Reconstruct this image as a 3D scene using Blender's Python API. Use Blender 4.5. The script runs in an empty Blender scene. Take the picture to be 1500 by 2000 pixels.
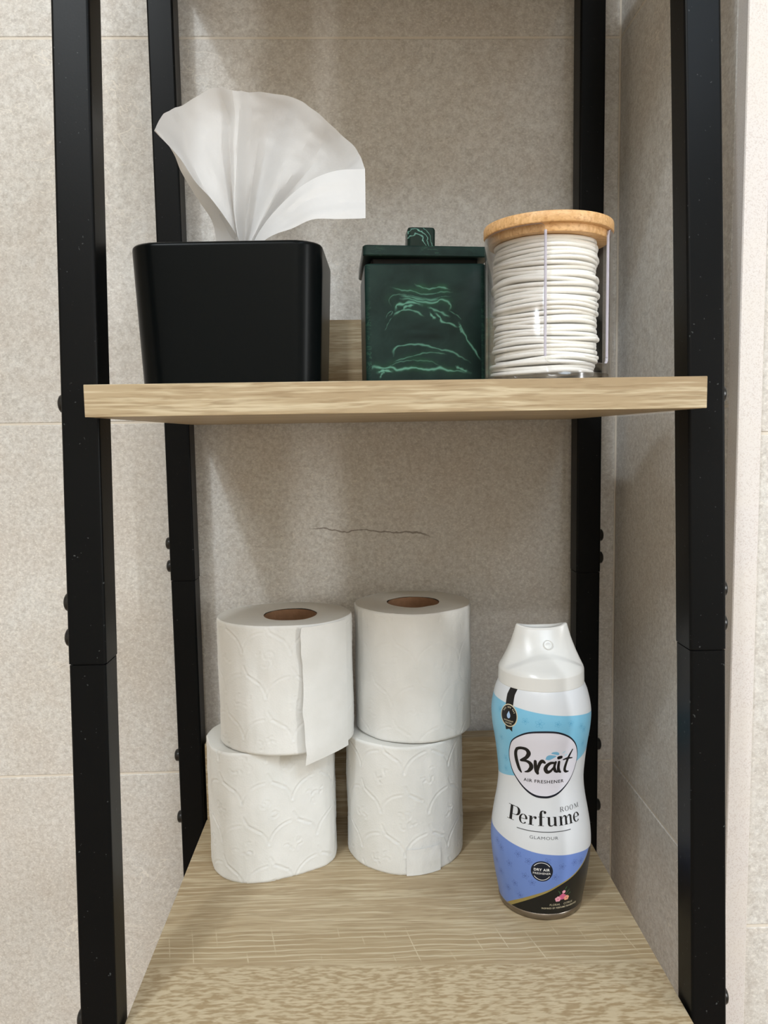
import bpy, bmesh, math, random
import numpy as np
from mathutils import Vector, Matrix, noise as mnoise
from mathutils.geometry import tessellate_polygon

scene = bpy.context.scene
R = math.radians
random.seed(7)
NRNG = np.random.default_rng(11)

# ------------------------------------------------------------------ camera
cam_data = bpy.data.cameras.new('camera')
cam = bpy.data.objects.new('camera', cam_data)
scene.collection.objects.link(cam)
right = Vector((0.99944324, -0.02940423, -0.01576701))
up = Vector((0.01849567, 0.09496347, 0.99530892))
fwd = Vector((0.027769, 0.9950464, -0.09545445))
cam.matrix_world = Matrix((
    (right.x, up.x, -fwd.x, -0.01945),
    (right.y, up.y, -fwd.y, -0.64157),
    (right.z, up.z, -fwd.z, 0.31891),
    (0, 0, 0, 1)))
cam_data.sensor_fit = 'VERTICAL'
cam_data.sensor_height = 36.0
cam_data.lens = 1541.84 / 2000 * 36.0
cam_data.clip_start = 0.01
scene.camera = cam

# ------------------------------------------------------------------ world, lamps, exposure
world = bpy.data.worlds.new('world')
scene.world = world
world.use_nodes = True
world.node_tree.nodes['Background'].inputs[0].default_value = (0.8, 0.85, 1.0, 1)
world.node_tree.nodes['Background'].inputs[1].default_value = 0.05

def area_lamp(name, loc, radius, power, color, target=None):
    d = bpy.data.lights.new(name, 'AREA')
    d.shape = 'DISK'
    d.size = radius * 2
    d.energy = power
    d.color = color
    o = bpy.data.objects.new(name, d)
    scene.collection.objects.link(o)
    o.location = loc
    if target is not None:
        v = Vector(target) - Vector(loc)
        o.rotation_euler = v.to_track_quat('-Z', 'Y').to_euler()
    return o

def mirror_lamp(loc, w, h, power, color, target):
    # upright light bar of a mirror on the right, outside the frame
    o = area_lamp('mirror_lamp', loc, w / 2, power, color, target)
    o.data.shape = 'RECTANGLE'
    o.data.size = w
    o.data.size_y = h
    return o

area_lamp('ceiling_spot_lamp', (-0.56, -1.10, 1.47), 0.04, 5.5, (0.86, 0.94, 1.0), (0, 0, 0.3))
mirror_lamp((1.289, -1.20, 0.52), 0.06, 0.60, 8.0, (0.96, 0.99, 1.0), (-0.05, 0, 0.5))
area_lamp('fill_lamp', (-0.65, -1.50, 1.47), 0.30, 14.5, (0.91, 0.97, 1.0))  # added soft fill from the left, not a known fixture
area_lamp('fill_lamp', (0.65, -1.50, 1.47), 0.30, 13.0, (0.70, 0.85, 1.0))  # same added fill on the right, bluer
area_lamp('fill_lamp', (0.0, -2.15, 1.47), 0.20, 31.0, (0.94, 0.97, 1.0), (0.0, -2.6, 0.3))  # added wall washer: bounce off the wall behind the camera fills the niche

scene.view_settings.view_transform = 'Standard'
scene.view_settings.look = 'None'
scene.view_settings.gamma = 1.0
scene.view_settings.use_curve_mapping = False
scene.view_settings.exposure = 0.0

# ------------------------------------------------------------------ helpers
def lin(r, g, b):
    f = lambda c: (c / 255 / 12.92) if c / 255 <= 0.04045 else ((c / 255 + 0.055) / 1.055) ** 2.4
    return (f(r), f(g), f(b), 1.0)

def link(o, parent=None):
    scene.collection.objects.link(o)
    if parent is not None:
        o.parent = parent
    return o

def mesh_obj(name, verts, faces, mat=None, parent=None, smooth=False, mats=None, midx=None):
    me = bpy.data.meshes.new(name)
    me.from_pydata([tuple(map(float, v)) for v in verts], [], [tuple(int(i) for i in f) for f in faces])
    for m in (mats or ([mat] if mat else [])):
        me.materials.append(m)
    if midx is not None:
        me.polygons.foreach_set('material_index', list(midx))
    if smooth:
        me.polygons.foreach_set('use_smooth', [True] * len(me.polygons))
    me.update()
    o = bpy.data.objects.new(name, me)
    return link(o, parent)

def bm_obj(name, bm, mat, parent=None, smooth=False):
    me = bpy.data.meshes.new(name)
    bm.to_mesh(me)
    bm.free()
    if mat:
        me.materials.append(mat)
    if smooth:
        me.polygons.foreach_set('use_smooth', [True] * len(me.polygons))
    o = bpy.data.objects.new(name, me)
    return link(o, parent)

def auto_smooth(o, deg=40):
    me = o.data
    me.polygons.foreach_set('use_smooth', [True] * len(me.polygons))
    me.set_sharp_from_angle(angle=R(deg))

def flat_normals(o):
    m = o.modifiers.new('weighted_normal', 'WEIGHTED_NORMAL')
    m.keep_sharp = True
    m.weight = 80
    return o

def thing(name, loc, label, cat, group=None, rotz=0.0):
    o = bpy.data.objects.new(name, None)
    o.empty_display_size = 0.02
    link(o)
    o.location = loc
    o.rotation_euler = (0, 0, rotz)
    return tag(o, label, cat, group)

def tag(o, label=None, cat=None, group=None, kind=None):
    if label: o['label'] = label
    if cat: o['category'] = cat
    if group: o['group'] = group
    if kind: o['kind'] = kind
    return o

def box_bm(x0, x1, y0, y1, z0, z1, bevel=0.0, seg=2):
    bm = bmesh.new()
    bmesh.ops.create_cube(bm, size=1.0)
    for v in bm.verts:
        v.co = Vector(((x0 + x1) / 2 + v.co.x * (x1 - x0), (y0 + y1) / 2 + v.co.y * (y1 - y0), (z0 + z1) / 2 + v.co.z * (z1 - z0)))
    if bevel:
        bmesh.ops.bevel(bm, geom=list(bm.edges), offset=bevel, segments=seg, profile=0.5, affect='EDGES')
    return bm

def box(name, x0, x1, y0, y1, z0, z1, mat, parent=None, bevel=0.0, seg=2):
    o = bm_obj(name, box_bm(x0, x1, y0, y1, z0, z1, bevel, seg), mat, parent)
    if bevel:
        auto_smooth(o, 35)
        flat_normals(o)
    return o

def loft(name, rings, mat, parent=None, closed_u=True, cap0=True, cap1=True, smooth=True, mats=None, midx_row=None):
    """rings: list of equally long vertex lists, bottom to top."""
    n = len(rings[0])
    verts = [v for r in rings for v in r]
    faces, mi = [], []
    for i in range(len(rings) - 1):
        for j in range(n if closed_u else n - 1):
            k = (j + 1) % n
            faces.append((i * n + j, i * n + k, (i + 1) * n + k, (i + 1) * n + j))
            mi.append(midx_row[i] if midx_row else 0)
    if cap0:
        faces.append(tuple(range(n))[::-1]); mi.append(midx_row[0] if midx_row else 0)
    if cap1:
        b = (len(rings) - 1) * n
        faces.append(tuple(range(b, b + n))); mi.append(midx_row[-1] if midx_row else 0)
    return mesh_obj(name, verts, faces, mat, parent, smooth, mats, mi)

def lathe(name, prof, mat, parent=None, n=96, c=(0, 0), cap0=True, cap1=True, deg=40):
    rings = [[(c[0] + r * math.sin(2 * math.pi * j / n), c[1] - r * math.cos(2 * math.pi * j / n), z) for j in range(n)] for z, r in prof]
    o = loft(name, rings, mat, parent, cap0=cap0, cap1=cap1)
    auto_smooth(o, deg)
    return o

# ------------------------------------------------------------------ node helpers
class N:
    def __init__(self, name):
        self.m = bpy.data.materials.new(name)
        self.m.use_nodes = True
        self.t = self.m.node_tree
        self.bsdf = self.t.nodes['Principled BSDF']
        self.out = self.t.nodes['Material Output']
    def node(self, typ, **kw):
        n = self.t.nodes.new(typ)
        for k, v in kw.items():
            setattr(n, k, v)
        return n
    def put(self, sock, val):
        if isinstance(val, bpy.types.NodeSocket):
            self.t.links.new(val, sock)
        elif val is not None:
            if isinstance(val, (tuple, list)) and len(val) == 3 and sock.type == 'RGBA':
                val = (*val, 1.0)
            sock.default_value = val
    def math(self, op, a, b=None, c=None, clamp=False):
        n = self.node('ShaderNodeMath', operation=op, use_clamp=clamp)
        self.put(n.inputs[0], a)
        if b is not None: self.put(n.inputs[1], b)
        if c is not None: self.put(n.inputs[2], c)
        return n.outputs[0]
    def mix(self, fac, a, b, blend='MIX'):
        n = self.node('ShaderNodeMix', data_type='RGBA', blend_type=blend)
        self.put(n.inputs[0], fac); self.put(n.inputs[6], a); self.put(n.inputs[7], b)
        return n.outputs[2]
    def coord(self, kind='Object'):
        return self.node('ShaderNodeTexCoord').outputs[kind]
    def position(self):
        return self.node('ShaderNodeNewGeometry').outputs['Position']
    def mapping(self, vec, scale=(1, 1, 1), loc=(0, 0, 0), rot=(0, 0, 0)):
        n = self.node('ShaderNodeMapping')
        self.put(n.inputs[0], vec); n.inputs[1].default_value = loc; n.inputs[2].default_value = rot; n.inputs[3].default_value = scale
        return n.outputs[0]
    def noise(self, vec, scale=5.0, detail=4.0, rough=0.55, dist=0.0):
        n = self.node('ShaderNodeTexNoise')
        self.put(n.inputs['Vector'], vec); n.inputs['Scale'].default_value = scale; n.inputs['Detail'].default_value = detail
        n.inputs['Roughness'].default_value = rough; n.inputs['Distortion'].default_value = dist
        return n.outputs[0]
    def ramp(self, fac, stops, interp='LINEAR'):
        n = self.node('ShaderNodeValToRGB')
        n.color_ramp.interpolation = interp
        e = n.color_ramp.elements
        while len(e) < len(stops): e.new(0.5)
        for el, (p, c) in zip(e, stops):
            el.position = p
            el.color = c if len(c) == 4 else (*c, 1)
        self.put(n.inputs[0], fac)
        return n.outputs[0]
    def smooth(self, x, lo, hi):
        n = self.node('ShaderNodeMapRange', interpolation_type='SMOOTHSTEP')
        self.put(n.inputs[0], x); n.inputs[1].default_value = lo; n.inputs[2].default_value = hi
        return n.outputs[0]
    def sep(self, vec):
        n = self.node('ShaderNodeSeparateXYZ'); self.put(n.inputs[0], vec)
        return n.outputs
    def bump(self, h, strength=0.3, dist=0.001, normal=None):
        n = self.node('ShaderNodeBump')
        n.inputs['Strength'].default_value = strength; n.inputs['Distance'].default_value = dist
        self.put(n.inputs['Height'], h)
        if normal is not None: self.put(n.inputs['Normal'], normal)
        return n.outputs[0]
    def set(self, **kw):
        names = {'color': 'Base Color', 'rough': 'Roughness', 'metal': 'Metallic', 'normal': 'Normal', 'ior': 'IOR', 'coat': 'Coat Weight',
                 'coat_rough': 'Coat Roughness', 'spec': 'Specular IOR Level', 'sheen': 'Sheen Weight', 'sss': 'Subsurface Weight', 'trans': 'Transmission Weight', 'alpha': 'Alpha'}
        for k, v in kw.items():
            self.put(self.bsdf.inputs[names[k]], v)
        return self.m

W1 = (1, 1, 1, 1); B0 = (0, 0, 0, 1)

def plain(name, col, rough=0.5, **kw):
    return N(name).set(color=col, rough=rough, **kw)

# ------------------------------------------------------------------ materials of the setting
def tile_material(name, vein):
    n = N(name)
    p = n.position()
    oi = n.node('ShaderNodeObjectInfo').outputs['Random']
    off = n.node('ShaderNodeVectorMath', operation='MULTIPLY_ADD')
    n.put(off.inputs[0], oi); off.inputs[1].default_value = (7.3, 3.1, 5.7); n.put(off.inputs[2], p)
    q = off.outputs[0]
    big = n.noise(q, 7.0, 4, 0.6, 0.4)
    mid = n.noise(q, 240.0, 5, 0.75, 0.2)
    patch = n.noise(q, 42.0, 4, 0.6, 0.5)
    fine = n.noise(n.mapping(q, (1, 1, 1.4), rot=(0, 0.6, 0)), 520.0, 3, 0.6)
    a = n.mix(n.ramp(mid, [(0.33, B0), (0.66, W1)]), lin(190, 186, 181), lin(229, 228, 225))
    a = n.mix(n.math('MULTIPLY', n.ramp(patch, [(0.35, B0), (0.7, W1)]), 0.35), a, lin(198, 188, 178))
    a = n.mix(n.math('MULTIPLY', n.ramp(big, [(0.42, B0), (0.72, W1)]), 0.35), a, lin(196, 184, 172))
    a = n.mix(n.math('MULTIPLY', n.ramp(fine, [(0.54, B0), (0.68, W1)]), 0.55), a, lin(240, 237, 230))
    a = n.mix(n.math('MULTIPLY', n.ramp(fine, [(0.30, W1), (0.42, B0)]), 0.30), a, lin(158, 150, 140))
    # pale hairline scratches
    v = n.noise(n.mapping(q, (1, 1, 1.6), rot=(0, 0.5, 0.3)), 14.0, 3, 0.6, 1.4)
    hair = n.math('SUBTRACT', 1.0, n.smooth(n.math('ABSOLUTE', n.math('SUBTRACT', v, 0.5)), 0.0, 0.010))
    msk = n.ramp(n.noise(q, 6.0, 2, 0.5), [(0.56, B0), (0.66, W1)])
    a = n.mix(n.math('MULTIPLY', n.math('MULTIPLY', hair, msk), 0.6), a, lin(240, 235, 226))
    if vein:
        # one dark hairline crack printed in the glaze of the middle course
        s = n.sep(p)
        wob = n.math('MULTIPLY', n.math('SUBTRACT', n.noise(p, 45.0, 3, 0.6), 0.5), 0.012)
        line = n.math('SUBTRACT', n.math('SUBTRACT', s[2], 0.2372), n.math('MULTIPLY', s[0], -0.07))
        d = n.math('ABSOLUTE', n.math('ADD', line, wob))
        ck = n.math('SUBTRACT', 1.0, n.smooth(d, 0.0001, 0.0010))
        ck = n.math('MULTIPLY', ck, n.smooth(s[0], -0.068, -0.055))
        ck = n.math('MULTIPLY', ck, n.math('SUBTRACT', 1.0, n.smooth(s[0], 0.03, 0.045)))
        a = n.mix(n.math('MULTIPLY', ck, 0.7), a, lin(95, 78, 64))
    h = n.math('ADD', n.math('MULTIPLY', mid, 0.8), n.math('MULTIPLY', n.noise(n.mapping(q, (1, 1, 1.7)), 90.0, 4, 0.65, 0.3), 0.6))
    return n.set(color=a, rough=0.62, spec=0.35, normal=n.bump(h, 0.35, 0.0016))

M_tile = tile_material('stone_tile', True)
M_grout = plain('grout', lin(222, 214, 202), 0.9)

def speckle_material():
    n = N('speckled_stone')
    p = n.position()
    f = n.noise(p, 1300.0, 2, 0.6)
    c = n.mix(n.ramp(f, [(0.32, W1), (0.50, B0)]), lin(226, 221, 219), lin(206, 197, 193))
    c = n.mix(n.math('MULTIPLY', n.ramp(n.noise(p, 30, 2), [(0.4, B0), (0.7, W1)]), 0.4), c, lin(228, 221, 212))
    return n.set(color=c, rough=0.45)
M_speckle = speckle_material()
M_paint = plain('white_paint', lin(226, 220, 210), 0.8)
M_floor = plain('dark_floor', lin(172, 146, 118), 0.5)
M_farwall = plain('beige_wall', lin(214, 205, 190), 0.7)

# ------------------------------------------------------------------ the room
Yw, Xr, Yr = 0.025, 0.197, -0.192
ZF, ZC = -0.9, 1.5
def struct(name, x0, x1, y0, y1, z0, z1, mat):
    return tag(box(name, x0, x1, y0, y1, z0, z1, mat), kind='structure')

def tiles_on(parent, axis, const, front, a_list, z_list, joint=0.0016, th=0.008):
    """tile slabs standing proud of the grout; axis 'x' = wall facing -Y, axis 'y' = wall facing -X"""
    cache = {}
    for i in range(len(a_list) - 1):
        for k in range(len(z_list) - 1):
            w, h = a_list[i + 1] - a_list[i] - joint, z_list[k + 1] - z_list[k] - joint
            key = (round(w, 4), round(h, 4))
            if key not in cache:
                bm = box_bm(-w / 2, w / 2, 0, th, -h / 2, h / 2, 0.0007, 1) if axis == 'x' else box_bm(0, th, -w / 2, w / 2, -h / 2, h / 2, 0.0007, 1)
                me = bpy.data.meshes.new('tile'); bm.to_mesh(me); bm.free(); me.materials.append(M_tile)
                cache[key] = me
            o = bpy.data.objects.new('tile', cache[key])
            ca, cz = (a_list[i] + a_list[i + 1]) / 2, (z_list[k] + z_list[k + 1]) / 2
            o.location = (ca, const, cz) if axis == 'x' else (const, ca, cz)
            link(o, parent)

courses = [ZF, -0.574, -0.2715, 0.0310, 0.3335, 0.6375, 0.9400, 1.2425, ZC]
wall_back = struct('wall_back', -1.6, Xr + 0.02, Yw + 0.0006, Yw + 0.06, ZF, ZC, M_grout)
tiles_on(wall_back, 'x', Yw, 0, [-1.6, -1.0, -0.4, 0.1970], courses)
wall_right = struct('wall_right', Xr + 0.0006, Xr + 0.04, -0.1795, Yw, ZF, ZC, M_grout)
tiles_on(wall_right, 'y', Xr, 0, [-0.1797, Yw - 0.0005], courses)
wall_return = struct('wall_return', Xr + 0.0140, 1.6, -0.1874, -0.13, ZF, ZC, M_grout)
tiles_on(wall_return, 'x', -0.1880, 0, [Xr + 0.0142, 0.8, 1.4, 1.6], [ZF, -0.5905, -0.288, 0.0145, 0.317, 0.6195, 0.922, 1.2245, ZC])
tag(box('trim_1', Xr - 0.0002, Xr + 0.0140, Yr, -0.1797, ZF, ZC, M_speckle, bevel=0.0006, seg=1), kind='structure')
struct('floor', -1.65, 1.65, -2.6, Yw + 0.06, ZF - 0.05, ZF, M_floor)
struct('ceiling', -1.65, 1.65, -2.6, Yw + 0.06, ZC, ZC + 0.05, M_paint)
wall_left = struct('wall_left', -1.65, -1.6, -2.6, Yw + 0.06, ZF, ZC, M_farwall)
struct('wall_front', -1.65, 1.65, -2.65, -2.6, ZF, ZC, M_farwall)
struct('wall_far_right', 1.6, 1.65, -2.6, -0.13, ZF, ZC, M_farwall)

# ------------------------------------------------------------------ shelving unit
def black_steel():
    n = N('black_powder_coat')
    p = n.position()
    sp = n.noise(p, 520.0, 1, 0.4)
    specks = n.ramp(sp, [(0.755, B0), (0.785, W1)])
    c = n.mix(n.math('MULTIPLY', specks, 0.25), lin(12, 13, 14), lin(120, 124, 124))
    b = n.bump(n.noise(p, 900, 2, 0.5), 0.05, 0.0004)
    return n.set(color=c, rough=0.36, spec=0.10, normal=b)
M_black = black_steel()
M_bolt = plain('black_bolt', lin(16, 16, 16), 0.3)
M_dark = plain('dark_gap', lin(6, 6, 6), 0.7)

def wood_material(name, fleck=False, warm=1.0):
    n = N(name)
    p = n.coord('Object')
    s = n.sep(p)
    # grain runs along X: stretch it
    warp = n.noise(n.mapping(p, (6, 14, 14)), 1.0, 3, 0.6)
    wv = n.node('ShaderNodeVectorMath', operation='ADD')
    comb = n.node('ShaderNodeCombineXYZ'); n.put(comb.inputs[1], n.math('MULTIPLY', warp, 0.012)); n.put(comb.inputs[2], n.math('MULTIPLY', warp, 0.006))
    n.put(wv.inputs[0], p); n.put(wv.inputs[1], comb.outputs[0])
    q = wv.outputs[0]
    broad = n.noise(n.mapping(q, (2.2, 24, 24)), 1.0, 3, 0.55)
    g1 = n.noise(n.mapping(q, (15, 420, 420)), 1.0, 3, 0.6)
    g2 = n.noise(n.mapping(q, (42, 760, 760)), 1.0, 2, 0.6)
    base = n.mix(n.ramp(broad, [(0.3, B0), (0.7, W1)]), lin(161, 140, 109), lin(180, 162, 131))
    c = n.mix(n.math('MULTIPLY', n.ramp(g1, [(0.47, B0), (0.64, W1)]), 0.85), base, lin(202, 188, 159))
    c = n.mix(n.math('MULTIPLY', n.ramp(g2, [(0.32, W1), (0.5, B0)]), 0.55), c, lin(134, 112, 81))
    hgt = g1
    if fleck:
        # short crossed flecks of the quarter-sawn print near the front, long grain behind
        f1 = n.noise(n.mapping(q, (130, 560, 300), rot=(0, 0, 0.06)), 1.0, 2, 0.55, 0.3)
        fc = n.mix(n.ramp(f1, [(0.40, B0), (0.58, W1)]), lin(159, 138, 105), lin(199, 184, 155))
        edge = n.math('ADD', s[1], n.math('MULTIPLY', s[0], 0.035))
        k = n.math('SUBTRACT', 1.0, n.smooth(edge, -0.195, -0.190))
        c = n.mix(n.math('MULTIPLY', k, 0.80), c, fc)
        # pale saw marks: hairlines along the grain crossed by short strokes
        zone = n.math('MULTIPLY', n.smooth(edge, -0.1905, -0.186), n.math('SUBTRACT', 1.0, n.smooth(edge, -0.168, -0.150)))
        wob = n.math('MULTIPLY', n.noise(n.mapping(p, (30, 30, 30)), 1.0, 2, 0.5), 0.006)
        stripe = n.math('PINGPONG', n.math('ADD', s[1], wob), 0.0026)
        ln = n.math('SUBTRACT', 1.0, n.smooth(stripe, 0.0001, 0.0009))
        ln = n.math('MULTIPLY', ln, n.ramp(n.noise(n.mapping(p, (14, 120, 1)), 1.0, 2), [(0.30, B0), (0.50, W1)]))
        cx = n.math('PINGPONG', n.math('ADD', s[0], n.math('ADD', n.math('MULTIPLY', s[1], 0.25), n.math('MULTIPLY', n.noise(n.mapping(p, (9, 2, 1)), 1.0, 1), 0.05))), 0.0085)
        cl = n.math('SUBTRACT', 1.0, n.smooth(cx, 0.0, 0.0006))
        cl = n.math('MULTIPLY', cl, n.ramp(n.noise(n.mapping(p, (60, 22, 1)), 1.0, 2), [(0.48, B0), (0.58, W1)]))
        c = n.mix(n.math('MULTIPLY', zone, 0.5), c, lin(164, 144, 111))
        c = n.mix(n.math('MULTIPLY', zone, n.math('MULTIPLY', n.math('MAXIMUM', ln, cl), 0.75)), c, lin(210, 198, 170))
    b = n.bump(hgt, 0.12, 0.0006)
    return n.set(color=c, rough=0.5, spec=0.4, normal=b)
M_wood = wood_material('sonoma_oak')
M_wood_top = wood_material('sonoma_oak_flecked', True)

unit = thing('shelving_unit', (0, -0.11, ZF), 'tall black metal shelving unit with light oak shelves against the tiled wall', 'shelf')
UO = Vector((0, -0.11, ZF))

def unit_part(o):
    """the unit's Empty stands on the floor: shift the part's mesh so that it stays where it was built"""
    o.location = o.location - UO
    return o

def yfront(z):
    if z < 0.2:
        return yfront(0.2) + 0.06 * (z - 0.2)
    d = z - 0.3
    return -0.2234 + 0.067 * d + 0.036 * d * d

def tube(name, xc, yf, zs, w=0.01995, dep=0.0205, rad=0.0017, inset=0.0):
    rings = []
    hx, hy, r = w / 2 - inset, dep / 2 - inset, rad
    for z in zs:
        y0 = yf(z) + dep / 2
        ring = []
        for (sx, sy, a0) in ((1, -1, -90), (1, 1, 0), (-1, 1, 90), (-1, -1, 180)):
            for k in range(4):
                a = R(a0 + 30 * k)
                ring.append((xc + sx * (hx - r) + r * math.cos(a), y0 + sy * (hy - r) + r * math.sin(a), z))
        rings.append(ring)
    o = loft(name, rings, M_black, unit)
    auto_smooth(o, 50)
    flat_normals(o)
    return unit_part(o)

bolt_me = None
def bolt(parent, side, y, z):
    """low domed bolt head on the outer face of a post"""
    global bolt_me
    if bolt_me is None:
        prof = [(0, 0.0050), (0.0026, 0.0050), (0.0034, 0.0046), (0.0041, 0.0034), (0.0044, 0.0018), (0.0032, 0.0016)]
        n = 20
        rings = [[(h, r * math.cos(2 * math.pi * j / n), r * math.sin(2 * math.pi * j / n)) for j in range(n)] for h, r in prof]
        t = loft('bolt', rings, M_bolt)
        auto_smooth(t, 50)
        bolt_me = t.data
        bpy.data.objects.remove(t)
    o = bpy.data.objects.new('bolt', bolt_me)
    link(o, parent)
    o.location = (side * 0.17605, y, z)
    if side < 0:
        o.rotation_euler = (0, math.pi, 0)
    return o

XP = 0.155 + 0.0011 + 0.01995 / 2
ZJF, ZJB = 0.2012, 0.2046
zs_up = [ZJF + 0.0004 + (0.745 - ZJF) * i / 22 for i in range(23)]
for s in (-1, 1):
    up_ = tube('upper_post', s * XP, yfront, zs_up)
    lo_ = tube('lower_post', s * XP, yfront, [ZF, -0.4, 0.0, 0.1, ZJF - 0.0004], w=0.0194, dep=0.0201)
    tube('joint_sleeve', s * XP, lambda z: yfront(z) + 0.0012, [ZJF - 0.004, ZJF + 0.004], w=0.0176, dep=0.0184)
    for z in (0.3389, 0.2326, 0.2136): bolt(up_, s, yfront(z) + 0.0103, z)
    for z in (0.0035,): bolt(lo_, s, yfront(z) + 0.0103, z)
    yb = lambda z: -0.00407
    ub_ = tube('upper_post', s * XP, yb, [ZJB + 0.0004, 0.4, 0.745])
    lb_ = tube('lower_post', s * XP, yb, [ZF, 0.0, ZJB - 0.0004], w=0.0194, dep=0.0201)
    tube('joint_sleeve', s * XP, lambda z: yb(z) + 0.0012, [ZJB - 0.004, ZJB + 0.004], w=0.0176, dep=0.0184)
    for z in (0.2344, 0.2156): bolt(ub_, s, 0.005, z)
    for z in (0.0549, 0.0009): bolt(lb_, s, 0.005, z)

for zt, yf, mat in ((0.0, -0.266, M_wood_top), (0.34641, -0.2450, M_wood), (0.6930, -0.2600, M_wood)):
    sh = unit_part(box('shelf_board', -0.155, 0.155, yf, -0.0002, zt - 0.01585, zt, mat, unit, 0.0006, 2))
    eb = box('edge_band', -0.1551, 0.1551, yf - 0.0009, yf - 0.0001, zt - 0.01590, zt + 0.00005, M_wood, sh, 0.00035, 2)
    lp = unit_part(box('back_lip', -0.1545, 0.1545, 0.0, 0.0150, zt - 0.0158, zt + 0.0655, M_wood, unit, 0.0006, 2))

ZS = 0.34641          # top of the upper shelf

# ------------------------------------------------------------------ tissue box and tissue
M_gloss = N('black_gloss_plastic')
M_gloss.set(color=lin(11, 14, 15), rough=0.30, spec=0.08)
M_gloss = M_gloss.m

def rrect(hx, hy, r, z, cx=0.0, cy=0.0, k=7):
    out = []
    for (sx, sy, a0) in ((1, -1, -90), (1, 1, 0), (-1, 1, 90), (-1, -1, 180)):
        for i in range(k + 1):
            a = R(a0 + 90 * i / k)
            out.append((cx + sx * (hx - r) + r * math.cos(a), cy + sy * (hy - r) + r * math.sin(a), z))
    return out

tb = thing('tissue_box', (-0.0956, -0.1225, ZS), 'square black tissue box with rounded corners on the upper shelf', 'tissue box', rotz=R(-2.0))
HT, HW, HD = 0.0868, 0.0569, 0.0475
def taper(z): return 1.0 - 0.058 * (1 - z / HT)
rings = [rrect(HW * taper(0) - 0.0015, HD * taper(0) - 0.0015, 0.0145, 0.0)]
for z in (0.0012, 0.02, 0.045, 0.07, HT - 0.0028, HT - 0.0014, HT - 0.0005, HT):
    e = {HT - 0.0014: 0.0003, HT - 0.0005: 0.0010, HT: 0.0022}.get(z, 0.0)
    rings.append(rrect(HW * taper(z) - e, HD * taper(z) - e, 0.0160, z))
# flat top panel, down into the oval slot
rings.append(rrect(HW - 0.006, HD - 0.006, 0.0130, HT - 0.0004))
rings.append(rrect(0.0385, 0.0205, 0.0200, HT - 0.0004))
rings.append(rrect(0.0375, 0.0195, 0.0190, HT - 0.0016))
rings.append(rrect(0.0375, 0.0195, 0.0190, HT - 0.0120))
o = loft('box_shell', rings, M_gloss, tb)
auto_smooth(o, 30); flat_normals(o)

def tissue_material(name, see):
    n = N(name)
    p = n.position()
    d = n.node('ShaderNodeBsdfDiffuse'); d.inputs[0].default_value = (0.88, 0.88, 0.89, 1)
    t = n.node('ShaderNodeBsdfTranslucent'); t.inputs[0].default_value = (0.88, 0.84, 0.78, 1)
    b = n.bump(n.noise(p, 700, 3, 0.6), 0.25, 0.0005)
    n.put(d.inputs['Normal'], b)
    mx = n.node('ShaderNodeMixShader'); mx.inputs[0].default_value = 0.30
    n.t.links.new(d.outputs[0], mx.inputs[1]); n.t.links.new(t.outputs[0], mx.inputs[2])
    tr = n.node('ShaderNodeBsdfTransparent')
    m2 = n.node('ShaderNodeMixShader'); m2.inputs[0].default_value = see
    n.t.links.new(mx.outputs[0], m2.inputs[1]); n.t.links.new(tr.outputs[0], m2.inputs[2])
    n.t.links.new(m2.outputs[0], n.out.inputs[0])
    return n.m
M_tissue = tissue_material('tissue_paper', 0.20)
M_tissue2 = tissue_material('tissue_paper_folded', 0.02)

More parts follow.
